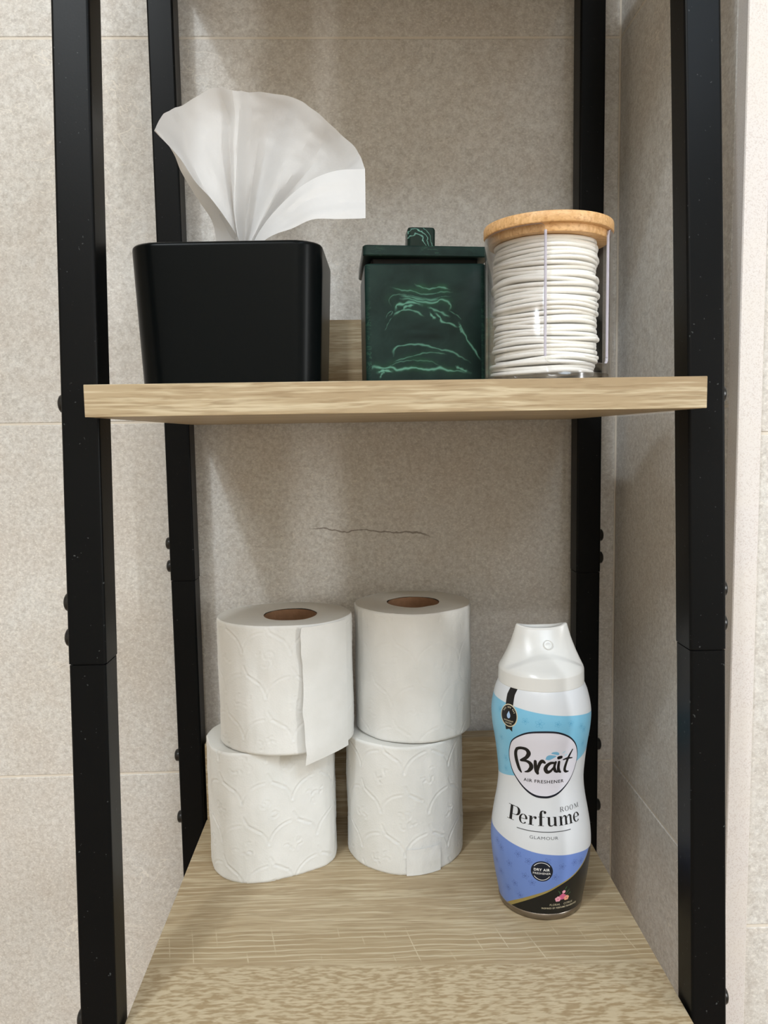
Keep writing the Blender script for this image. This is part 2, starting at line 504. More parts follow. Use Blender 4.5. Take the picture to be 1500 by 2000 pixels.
RIBS = [
[(-0.1100,-0.1130,0.4426),(-0.1125,-0.1150,0.4583),(-0.1207,-0.1170,0.4716),(-0.1283,-0.1250,0.4849),(-0.1315,-0.1330,0.4945),(-0.1386,-0.1390,0.5060)],
[(-0.0884,-0.1490,0.4340),(-0.0944,-0.1510,0.4450),(-0.1048,-0.1530,0.4600),(-0.1157,-0.1490,0.4726),(-0.1262,-0.1430,0.4890),(-0.1409,-0.1410,0.5050)],
[(-0.0953,-0.1350,0.4374),(-0.1000,-0.1370,0.4487),(-0.1085,-0.1350,0.4652),(-0.1174,-0.1310,0.4814),(-0.1273,-0.1270,0.5030),(-0.1367,-0.1310,0.5184)],
[(-0.0962,-0.1210,0.4406),(-0.0983,-0.1210,0.4593),(-0.1036,-0.1230,0.4784),(-0.1101,-0.1210,0.4942),(-0.1186,-0.1190,0.5155),(-0.1246,-0.1250,0.5272)],
[(-0.0965,-0.1130,0.4425),(-0.0993,-0.1110,0.4654),(-0.1002,-0.1090,0.4882),(-0.1010,-0.1090,0.5081),(-0.1015,-0.1130,0.5242),(-0.1076,-0.1230,0.5369)],
[(-0.0939,-0.1230,0.4401),(-0.0960,-0.1250,0.4615),(-0.0954,-0.1230,0.4838),(-0.0950,-0.1210,0.5039),(-0.0936,-0.1210,0.5210),(-0.0936,-0.1250,0.5345)],
[(-0.0937,-0.1070,0.4439),(-0.0932,-0.1010,0.4681),(-0.0910,-0.0990,0.4913),(-0.0883,-0.1010,0.5109),(-0.0841,-0.1070,0.5264),(-0.0844,-0.1150,0.5378)],
[(-0.0914,-0.1110,0.4429),(-0.0871,-0.1030,0.4675),(-0.0816,-0.0990,0.4913),(-0.0758,-0.0990,0.5115),(-0.0707,-0.1050,0.5249),(-0.0614,-0.1150,0.5353)],
[(-0.0890,-0.1210,0.4406),(-0.0797,-0.1170,0.4614),(-0.0697,-0.1150,0.4817),(-0.0616,-0.1110,0.5006),(-0.0531,-0.1130,0.5141),(-0.0466,-0.1210,0.5256)],
[(-0.0888,-0.1130,0.4424),(-0.0765,-0.1110,0.4607),(-0.0626,-0.1070,0.4774),(-0.0472,-0.1070,0.4930),(-0.0375,-0.1110,0.5027),(-0.0307,-0.1210,0.5116)],
[(-0.0867,-0.1170,0.4387),(-0.0768,-0.1150,0.4530),(-0.0635,-0.1130,0.4662),(-0.0494,-0.1130,0.4789),(-0.0320,-0.1170,0.4852),(-0.0186,-0.1270,0.4981)],
[(-0.0846,-0.1410,0.4359),(-0.0773,-0.1450,0.4464),(-0.0658,-0.1490,0.4578),(-0.0499,-0.1510,0.4700),(-0.0322,-0.1490,0.4777),(-0.0138,-0.1410,0.4817)],
[(-0.0822,-0.1470,0.4345),(-0.0738,-0.1530,0.4418),(-0.0610,-0.1570,0.4494),(-0.0470,-0.1600,0.4571),(-0.0302,-0.1580,0.4611),(-0.0139,-0.1510,0.4641)],
[(-0.0807,-0.1550,0.4321),(-0.0691,-0.1630,0.4372),(-0.0572,-0.1670,0.4401),(-0.0445,-0.1710,0.4442),(-0.0292,-0.1690,0.4449),(-0.0142,-0.1630,0.4467)],
]
def catmull(P, n):
    P = np.asarray(P, float)
    Q = np.vstack([2 * P[0] - P[1], P, 2 * P[-1] - P[-2]])
    out = []
    m = len(P) - 1
    for i in range(n + 1):
        t = i / n * m
        k = min(int(t), m - 1); f = t - k
        a, b, c, d = Q[k], Q[k + 1], Q[k + 2], Q[k + 3]
        out.append(0.5 * ((2 * b) + (c - a) * f + (2 * a - 5 * b + 4 * c - d) * f * f + (3 * b - a - 3 * c + d) * f ** 3))
    return np.array(out)

def build_tissue():
    NV, SUB = 44, 7
    cols = np.array([catmull(r, NV) for r in RIBS])          # ribs x NV+1 x 3
    sharp = {1, 11}                                           # crisp folds: paper edge strip and the flap
    groups, cur = [], [0]
    for i in range(1, len(RIBS)):
        cur.append(i)
        if i in sharp or i == len(RIBS) - 1:
            groups.append(cur); cur = [i]
    out = []
    for gi, g in enumerate(groups):
        for j in range(len(g) - 1):
            for s in range(SUB):
                out.append((g, (j + s / SUB)))
    out.append((groups[-1], len(groups[-1]) - 1.0))
    grid = []
    for g, t in out:
        P = cols[g]
        m = len(g) - 1
        k = min(int(t), m - 1); f = t - k
        a = P[k - 1] if k > 0 else 2 * P[k] - P[k + 1]
        d = P[k + 2] if k + 2 <= m else 2 * P[k + 1] - P[k]
        b, c = P[k], P[k + 1]
        grid.append(0.5 * ((2 * b) + (c - a) * f + (2 * a - 5 * b + 4 * c - d) * f * f + (3 * b - a - 3 * c + d) * f ** 3))
    grid = np.array(grid)
    U, V = grid.shape[:2]
    verts = []
    for u in range(U):
        for v in range(V):
            p = Vector(grid[u, v])
            w = v / (V - 1)
            rad = mnoise.noise(Vector((u * 0.33, v * 0.045, 3.1)))      # pleats that run up the fan
            cr = mnoise.noise(p * 160) * 0.5 + mnoise.noise(p * 340) * 0.25
            p.y += (0.0024 * rad * min(1, 1.5 * w) + 0.0013 * cr)
            p.z += 0.0005 * cr * w
            verts.append(p)
    faces = [(u * V + v, (u + 1) * V + v, (u + 1) * V + v + 1, u * V + v + 1) for u in range(U - 1) for v in range(V - 1)]
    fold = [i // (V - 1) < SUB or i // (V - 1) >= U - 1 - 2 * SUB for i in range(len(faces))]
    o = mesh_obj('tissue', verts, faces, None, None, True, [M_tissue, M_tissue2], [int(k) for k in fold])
    o.data.set_sharp_from_angle(angle=R(24))
    tag(o, 'white paper tissue fanning up out of the black box', 'tissue')
    return o
build_tissue()

# ------------------------------------------------------------------ green marble canister
SW = [[(30.5, 64.9), (34.9, 63.0), (39.3, 61.8), (43.7, 62.9), (48.1, 62.9), (52.5, 61.6)], [(15.5, 63.2), (22.3, 61.3), (28.6, 60.9), (34.9, 59.0), (41.8, 59.0), (48.1, 60.1), (53.8, 59.8)], [(21.0, 58.0), (27.3, 57.3), (33.6, 55.7), (39.9, 55.3), (46.2, 55.8)], [(15.9, 51.9), (14.4, 55.0), (16.0, 57.4), (21.0, 58.9), (27.3, 58.2), (33.6, 56.6), (41.8, 55.9), (48.1, 57.4), (53.1, 57.6)], [(21.6, 56.1), (27.3, 56.0), (34.8, 54.1), (41.7, 53.7), (47.4, 55.5), (51.2, 53.9), (52.8, 52.1), (51.5, 49.0)], [(18.7, 49.4), (19.7, 52.4), (23.5, 53.0), (28.5, 54.2), (34.8, 52.3)], [(23.7, 49.3), (24.1, 51.2), (27.2, 52.0), (29.8, 52.3)], [(12.7, 44.5), (14.0, 47.0), (15.9, 48.5), (16.5, 47.5), (14.6, 45.7)], [(17.1, 45.7), (20.3, 48.4), (24.1, 49.3), (28.5, 49.3), (32.2, 47.7), (36.0, 45.5)], [(38.6, 51.0), (43.0, 49.1), (48.0, 47.2), (51.8, 45.3)], [(39.8, 47.6), (41.7, 44.8), (43.2, 44.1)], [(42.9, 47.5), (46.1, 44.7), (47.3, 42.2), (52.4, 40.9), (57.4, 38.4)], [(51.5, 48.7), (55.6, 46.5), (59.3, 43.3)], [(57.4, 41.5), (59.3, 38.4), (60.6, 35.3), (64.3, 29.0), (68.1, 23.3), (71.3, 18.3)], [(57.7, 39.6), (59.9, 35.3)], [(17.0, 21.5), (17.1, 25.2), (19.3, 27.4), (24.4, 28.3), (33.3, 28.5), (39.6, 27.1), (45.9, 25.2), (52.2, 24.2), (58.6, 21.0), (64.9, 17.1)], [(16.7, 17.8), (21.8, 19.6), (29.4, 21.7), (37.0, 23.4), (44.6, 23.3), (49.7, 22.3)], [(1.4, 12.7), (5.3, 15.4), (9.7, 14.1), (15.4, 14.7), (19.1, 13.1), (24.2, 13.9), (29.3, 14.5), (34.4, 13.5), (41.3, 13.1), (45.8, 14.3), (50.9, 12.3), (57.2, 12.2), (64.9, 10.6)], [(7.1, 11.6), (10.9, 12.8), (16.0, 12.2)], [(8.3, 7.9), (9.6, 11.0), (11.5, 12.2)], [(55.3, 15.1), (58.5, 13.5), (63.0, 11.5)], [(11.9, 37.1), (13.9, 41.4), (16.4, 45.1)], [(10.3, 13.5), (19.2, 17.7), (29.4, 18.8), (39.5, 18.1), (45.8, 15.5)]]
def marble_material(use_attr):
    n = N('green_marble_resin' + ('_swirled' if use_attr else ''))
    p = n.coord('Object')
    big = n.noise(p, 38, 4, 0.6, 0.8)
    base = n.mix(n.ramp(big, [(0.3, B0), (0.7, W1)]), lin(22, 38, 36), lin(36, 56, 52))
    v = n.noise(n.mapping(p, (60, 60, 190)), 1.0, 4, 0.65, 1.2)
    hair = n.math('SUBTRACT', 1.0, n.smooth(n.math('ABSOLUTE', n.math('SUBTRACT', v, 0.5)), 0.0, 0.035))
    hair = n.math('MULTIPLY', hair, n.ramp(n.noise(p, 45, 2), [(0.45, B0), (0.65, W1)]))
    if use_attr:
        at = n.node('ShaderNodeAttribute', attribute_name='swirl')
        s = n.sep(at.outputs['Vector'])
        c = n.mix(s[1], base, lin(40, 78, 56))
        c = n.mix(s[0], c, lin(106, 160, 140))
        c = n.mix(s[2], c, lin(12, 20, 20))
    else:
        c = n.mix(n.math('MULTIPLY', hair, 0.25), base, lin(80, 128, 104))
    return n.set(color=c, rough=0.30, spec=0.12)
M_marble = marble_material(False)
M_marble_s = marble_material(True)

can = thing('storage_canister', (0.0210, -0.1120, ZS), 'dark green marbled square canister with a lid on the upper shelf', 'canister', rotz=R(2.0))
BW, BD, BZ = 0.0375, 0.0360, 0.0772
rings = [rrect(BW - 0.0008, BD - 0.0008, 0.0030, 0), rrect(BW, BD, 0.0034, 0.0008), rrect(BW, BD, 0.0034, BZ - 0.0008), rrect(BW - 0.0008, BD - 0.0008, 0.0030, BZ)]
o = loft('body', rings, M_marble, can); auto_smooth(o, 40); flat_normals(o)
loft('neck', [rrect(BW - 0.0045, BD - 0.0045, 0.002, BZ - 0.0005), rrect(BW - 0.0045, BD - 0.0045, 0.002, BZ + 0.0036)], M_dark, can, smooth=False)

def swirl_face():
    """front face of the body: a fine grid that carries the printed-in swirls of the resin as a colour mask"""
    nu, nv = 250, 260
    u = np.linspace(0, 0.0682, nu); v = np.linspace(0, 0.0750, nv)
    Ug, Vg = np.meshgrid(u * 1000 + 3.4, v * 1000 + 1.1, indexing='ij')
    P = np.stack([Ug, Vg], -1)
    # wobble the lookup so that the strokes get feathery edges
    wob = np.array([[mnoise.noise_vector(Vector((a * 0.35, b * 0.35, 1.7))) for b in Vg[0]] for a in Ug[:, 0]])
    wob2 = np.array([[mnoise.noise_vector(Vector((a * 0.09, b * 0.30, 8.7))) for b in Vg[0]] for a in Ug[:, 0]])
    Pq = P + wob[..., :2] * 0.55
    lines = np.zeros((nu, nv)); halo = np.zeros((nu, nv))
    wid = [.35, .30, .5, .25, .55, .7, .7, .22, .5, .55, .6, .5, .25, .55, .5, .5, .3, .7, .7, .5, .6, .2, .25]
    inten = [.7, .55, .6, .4, .8, .9, .9, .5, .7, .7, .95, .95, .5, .9, .8, .75, .5, .95, 1., .7, .9, .35, .4]
    hal = [1, .9, .9, .3, .9, .5, .4, 0, .4, .3, .2, .2, 0, .3, .2, .15, .4, .9, .3, 0, .3, 0, .8]
    for st, w, am, hl in zip(SW, wid, inten, hal):
        L = catmull(np.array(st, float), 10 * len(st))
        d = np.full((nu, nv), 1e9); tt = np.zeros((nu, nv))
        for k in range(len(L) - 1):
            a, b = L[k], L[k + 1]
            ab = b - a
            t = np.clip(((Pq - a) @ ab) / (ab @ ab + 1e-9), 0, 1)
            dd = np.linalg.norm(Pq - (a + t[..., None] * ab), axis=-1)
            tt = np.where(dd < d, (k + t) / (len(L) - 1), tt)
            d = np.minimum(d, dd)
        end = np.clip(np.minimum(tt, 1 - tt) * 7, 0.15, 1)
        wloc = w * (0.55 + 0.75 * np.abs(np.sin(tt * 9 + w * 20)))
        lines = np.maximum(lines, am * end * np.exp(-(d / (wloc * 0.8)) ** 2))
        halo = np.maximum(halo, hl * end * np.exp(-(d / 2.3) ** 2) * (0.55 + 0.6 * wob2[..., 0]))
    dark = np.clip(np.exp(-(((Ug - 38) / 17) ** 2 + ((Vg - 36) / 6) ** 2)) * (0.8 + 1.2 * wob2[..., 1]), 0, 1) * 0.6
    right_ = np.clip((Ug - 60) / 12, 0, 1) * np.clip((48 - Vg) / 20, 0, 1) * 0.8
    dark = np.maximum(dark, right_)
    y = -BD - 0.00012
    verts = [(-BW + 0.0034 + a, y, 0.0011 + b) for a in u for b in v]
    faces = [(i * nv + j, (i + 1) * nv + j, (i + 1) * nv + j + 1, i * nv + j + 1) for i in range(nu - 1) for j in range(nv - 1)]
    o = mesh_obj('swirl_face', verts, faces, M_marble_s, can, True)
    at = o.data.attributes.new('swirl', 'FLOAT_VECTOR', 'POINT')
    at.data.foreach_set('vector', np.stack([lines, np.clip(halo, 0, 1), np.clip(dark, 0, 1) * (1 - lines)], -1).reshape(-1).astype(np.float32))
swirl_face()

lid_bm = loft('lid', [rrect(0.0383, 0.0383, 0.002, 0.0), rrect(0.0389, 0.0389, 0.0026, 0.0006), rrect(0.0389, 0.0389, 0.0026, 0.0056), rrect(0.0381, 0.0381, 0.0022, 0.0064)], M_marble, can)
auto_smooth(lid_bm, 40); flat_normals(lid_bm)
lid_bm.location = (0.0003, 0.0, BZ + 0.0036)
lid_bm.rotation_euler = (0, R(1.0), 0)
kn = loft('knob', [rrect(0.0088, 0.0088, 0.0018, 0.0062), rrect(0.0090, 0.0090, 0.0026, 0.0070), rrect(0.0090, 0.0090, 0.0026, 0.0235), rrect(0.0084, 0.0084, 0.0022, 0.0248), rrect(0.0072, 0.0072, 0.0018, 0.0252)], None, lid_bm)
auto_smooth(kn, 40); flat_normals(kn)
def knob_material():
    n = N('green_marble_resin_ringed')
    p = n.coord('Object')
    s = n.sep(p)
    dx = n.math('SUBTRACT', s[0], -0.004); dz = n.math('SUBTRACT', s[2], 0.0115)
    r = n.math('SQRT', n.math('ADD', n.math('MULTIPLY', dx, dx), n.math('MULTIPLY', n.math('MULTIPLY', dz, dz), 0.55)))
    r = n.math('ADD', r, n.math('MULTIPLY', n.math('SUBTRACT', n.noise(p, 260, 2), 0.5), 0.004))
    a = n.math('PINGPONG', r, 0.0011)
    ln = n.math('SUBTRACT', 1.0, n.smooth(a, 0.0, 0.0004))
    ln = n.math('MULTIPLY', ln, n.math('MULTIPLY', n.smooth(r, 0.0055, 0.007), n.math('SUBTRACT', 1.0, n.smooth(r, 0.010, 0.0125))))
    c = n.mix(n.math('MULTIPLY', ln, 0.75), n.mix(n.noise(p, 90, 3), lin(12, 26, 22), lin(24, 46, 38)), lin(124, 176, 160))
    return n.set(color=c, rough=0.30, spec=0.15)
kn.data.materials.append(knob_material())

# ------------------------------------------------------------------ cotton pad jar
def acrylic(name, tint, edge=False):
    n = N(name)
    tr = n.node('ShaderNodeBsdfTransparent'); tr.inputs[0].default_value = tint
    gl = n.node('ShaderNodeBsdfGlossy'); gl.inputs[0].default_value = (1, 1, 1, 1); gl.inputs[1].default_value = 0.14
    lw = n.node('ShaderNodeLayerWeight'); lw.inputs[0].default_value = 0.5
    fr = n.math('ADD', n.math('MULTIPLY', n.math('POWER', lw.outputs['Facing'], 3.0), 0.80), 0.035)
    mx = n.node('ShaderNodeMixShader')
    n.t.links.new(fr, mx.inputs[0]); n.t.links.new(tr.outputs[0], mx.inputs[1]); n.t.links.new(gl.outputs[0], mx.inputs[2])
    last = mx.outputs[0]
    if edge:
        df = n.node('ShaderNodeBsdfDiffuse'); df.inputs[0].default_value = lin(206, 202, 216)
        m2 = n.node('ShaderNodeMixShader'); m2.inputs[0].default_value = 0.62
        n.t.links.new(last, m2.inputs[1]); n.t.links.new(df.outputs[0], m2.inputs[2]); last = m2.outputs[0]
    n.t.links.new(last, n.out.inputs[0])
    return n.m
M_acr = acrylic('clear_acrylic', (0.965, 0.965, 0.975, 1))
M_acr_edge = acrylic('clear_acrylic_cut_edge', (0.9, 0.9, 0.93, 1), True)

def bamboo_material():
    n = N('bamboo')
    p = n.coord('Object')
    g = n.noise(n.mapping(p, (60, 900, 240), rot=(0, 0, 0.5)), 1.0, 3, 0.6)
    d = n.noise(n.mapping(p, (500, 500, 900)), 1.0, 2, 0.5)
    c = n.mix(n.ramp(g, [(0.35, B0), (0.65, W1)]), lin(206, 158, 102), lin(232, 190, 138))
    c = n.mix(n.math('MULTIPLY', n.ramp(d, [(0.55, B0), (0.68, W1)]), 0.5), c, lin(176, 124, 72))
    return n.set(color=c, rough=0.48)
M_bamboo = bamboo_material()

JX, JY, JR, JT = 0.0873, -0.1900, 0.0351, 0.0016
jar = thing('cotton_pad_jar', (JX, JY, ZS), 'clear round acrylic jar with a bamboo lid and front slot, full of cotton pads', 'jar')
JH, JB = 0.0812, 0.0048
def jar_wall():
    c, hw = R(19.4), R(34.6)
    fr = R(5.2); zb = 0.0098; frz = 0.0034
    def top(th):          # outside the slot; little round fillets where the slot meets the rim
        d = abs(((th - c + math.pi) % (2 * math.pi)) - math.pi) - hw
        if d >= fr: return JH
        f = d / fr
        return JH - frz + frz * math.sqrt(max(0, 1 - (1 - f) ** 2))
    def bot(th):          # slot floor with round corners
        d = hw - abs(th - c)
        if d >= fr: return zb
        f = d / fr
        return zb + frz * (1 - math.sqrt(max(0, 1 - (1 - f) ** 2)))
    segs = []
    ths_out = sorted(set([c + hw + fr * (i / 8) for i in range(9)] + [c + hw + fr + (2 * math.pi - 2 * hw - 2 * fr) * i / 110 for i in range(111)] + [c - hw + 2 * math.pi - fr * (i / 8) for i in range(9)]))
    ths_in = sorted(set([c - hw + fr * i / 8 for i in range(9)] + [c - hw + fr + (2 * hw - 2 * fr) * i / 40 for i in range(41)] + [c + hw - fr * i / 8 for i in range(9)]))
    bm = bmesh.new()
    def pt(r, th, z): return bm.verts.new((r * math.sin(th), -r * math.cos(th), z))
    ro, ri = JR, JR - JT
    mi = []
    for ths, f in ((ths_out, top), (ths_in, bot)):
        prev = None
        for th in ths:
            h = f(th)
            cur = (pt(ro, th, 0.0), pt(ro, th, h), pt(ri, th, JB), pt(ri, th, h))
            if prev:
                a = bm.faces.new((prev[0], cur[0], cur[1], prev[1])); a.smooth = True
                b = bm.faces.new((cur[2], prev[2], prev[3], cur[3])); b.smooth = True
                t = bm.faces.new((prev[1], cur[1], cur[3], prev[3])); t.material_index = 1; t.smooth = True
            prev = cur
    for th in (c - hw, c + hw):      # upright cut edges, slightly rounded outwards
        z0, z1 = zb + frz, JH - frz
        r = 0.00075
        n = 10
        rm = (ro + ri) / 2
        ringA = [bm.verts.new(((rm + r * math.cos(2 * math.pi * k / n)) * math.sin(th) + r * math.sin(2 * math.pi * k / n) * math.cos(th), -(rm + r * math.cos(2 * math.pi * k / n)) * math.cos(th) + r * math.sin(2 * math.pi * k / n) * math.sin(th), z0)) for k in range(n)]
        ringB = [bm.verts.new((v.co.x, v.co.y, z1)) for v in ringA]
        for k in range(n):
            q = bm.faces.new((ringA[k], ringA[(k + 1) % n], ringB[(k + 1) % n], ringB[k])); q.material_index = 1; q.smooth = True
    bmesh.ops.remove_doubles(bm, verts=bm.verts, dist=1e-6)
    o = bm_obj('jar_wall', bm, None, jar)
    o.data.materials.append(M_acr); o.data.materials.append(M_acr_edge)
jar_wall()
lathe('jar_base', [(0.0002, JR - 0.0014), (0.0006, JR - 0.0003), (0.0044, JR - 0.0003), (0.0048, JR - 0.0010)], M_acr, jar, 80)
def disc_rings(r, z0, z1, b):
    return [(z0, r - b), (z0 + b * 0.3, r - b * 0.3), (z0 + b, r), (z1 - b, r), (z1 - b * 0.3, r - b * 0.3), (z1, r - b)]
jl = lathe('lid', disc_rings(0.0357, JH + 0.0002, JH + 0.0062, 0.0010), M_bamboo, jar, 80)
lathe('lid_plug', disc_rings(JR - JT - 0.0006, JH - 0.0040, JH + 0.0004, 0.0004), M_bamboo, jl, 80)

def cotton_material():
    n = N('cotton')
    p = n.position()
    b = n.bump(n.noise(p, 1500, 3, 0.6), 0.4, 0.0004)
    return n.set(color=lin(243, 241, 235), rough=0.95, spec=0.1, sheen=0.3, normal=b)
M_cotton = cotton_material()
NP = 33
_u = ['first', 'second', 'third', 'fourth', 'fifth', 'sixth', 'seventh', 'eighth', 'ninth']
ORD = _u + ['tenth', 'eleventh', 'twelfth', 'thirteenth', 'fourteenth', 'fifteenth', 'sixteenth', 'seventeenth', 'eighteenth', 'nineteenth', 'twentieth']
ORD += ['twenty-' + a for a in _u] + ['thirtieth'] + ['thirty-' + a for a in _u]
z = ZS + JB + 0.0001
ztop = ZS + JH - 0.0042
step = (ztop - z) / NP
rp = random.Random(4)
for i in range(NP):
    th = step * 0.99
    rad = 0.0287 + rp.uniform(-0.0006, 0.0005)
    dx, dy = rp.uniform(-0.0009, 0.0009), rp.uniform(-0.0007, 0.0007)
    if 21 <= i <= 22: rad += 0.0005; dx -= 0.0008
    if i < 3: dx -= 0.0012; rad += 0.0004
    if i == 3: dx += 0.0012
    n = 64
    rings = []
    amp = 0.00075 if i not in (3, 22) else 0.0013
    ph = rp.uniform(0, 6.28)
    wav = [amp * (0.6 * math.sin(2 * a + ph * 1.0 + i * 0.35) + 0.4 * math.sin(3 * a + i * 0.5)) for a in (2 * math.pi * j / n for j in range(n))]
    edge = [1 + 0.012 * mnoise.noise(Vector((3 * math.cos(2 * math.pi * j / n), 3 * math.sin(2 * math.pi * j / n), i * 2.3))) for j in range(n)]
    for h, q in ((0.01, 0.0), (0.01, 0.6), (0.01, 0.972), (0.12, 0.994), (0.5, 1.0), (0.88, 0.994), (0.99, 0.972), (0.99, 0.6), (0.99, 0.0)):
        q = max(q, 0.02)
        rings.append([(rad * q * edge[j] * math.sin(2 * math.pi * j / n), -rad * q * edge[j] * math.cos(2 * math.pi * j / n), h * th + wav[j] * q * q) for j in range(n)])
    o = loft('cotton_pad', rings, M_cotton, None)
    o.location = (JX - 0.0014 + dx, JY + dy, z + i * step)
    lab = 'white cotton pad in the clear jar, ' + ORD[i] + ' up from the jar floor'
    if i == 0: lab = 'lowest white cotton pad of the stack, flat on the clear jar floor'
    if i == NP - 1: lab = 'topmost white cotton pad of the stack, right under the bamboo lid'
    tag(o, lab, 'cotton pad', 'cotton pads stacked in the clear jar')

# ------------------------------------------------------------------ toilet rolls
def paper_material():
    n = N('toilet_paper')
    p = n.position()
    b = n.bump(n.noise(p, 800, 4, 0.65), 0.30, 0.0006)
    c = n.mix(n.ramp(n.noise(p, 40, 3), [(0.35, B0), (0.7, W1)]), lin(219, 219, 216), lin(226, 226, 224))
    return n.set(color=c, rough=0.92, spec=0.15, normal=b)
M_paper = paper_material()
def end_material():
    n = N('toilet_paper_end')
    p = n.position()
    b = n.bump(n.noise(p, 1400, 3, 0.6), 0.4, 0.0005)
    return n.set(color=lin(216, 214, 208), rough=0.95, spec=0.1, normal=b)
M_paper_end = end_material()
M_card = N('cardboard')
M_card.set(color=M_card.mix(M_card.noise(M_card.position(), 300, 3), lin(120, 88, 62), lin(146, 110, 82)), rough=0.9)
M_card = M_card.m

def periodic(ctrl):
    a = np.array([c[0] for c in ctrl], float); r = np.array([c[1] for c in ctrl], float)
    o = np.argsort(a); a, r = a[o], r[o]
    A = np.concatenate([a - 360, a, a + 360]); Rr = np.concatenate([r] * 3)
    m = np.gradient(Rr, A)
    def f(x):
        x = x % 360
        k = np.searchsorted(A, x) - 1
        h = A[k + 1] - A[k]; t = (x - A[k]) / h
        return (2 * t**3 - 3 * t**2 + 1) * Rr[k] + (t**3 - 2 * t**2 + t) * h * m[k] + (-2 * t**3 + 3 * t**2) * Rr[k + 1] + (t**3 - t**2) * h * m[k + 1]
    return f

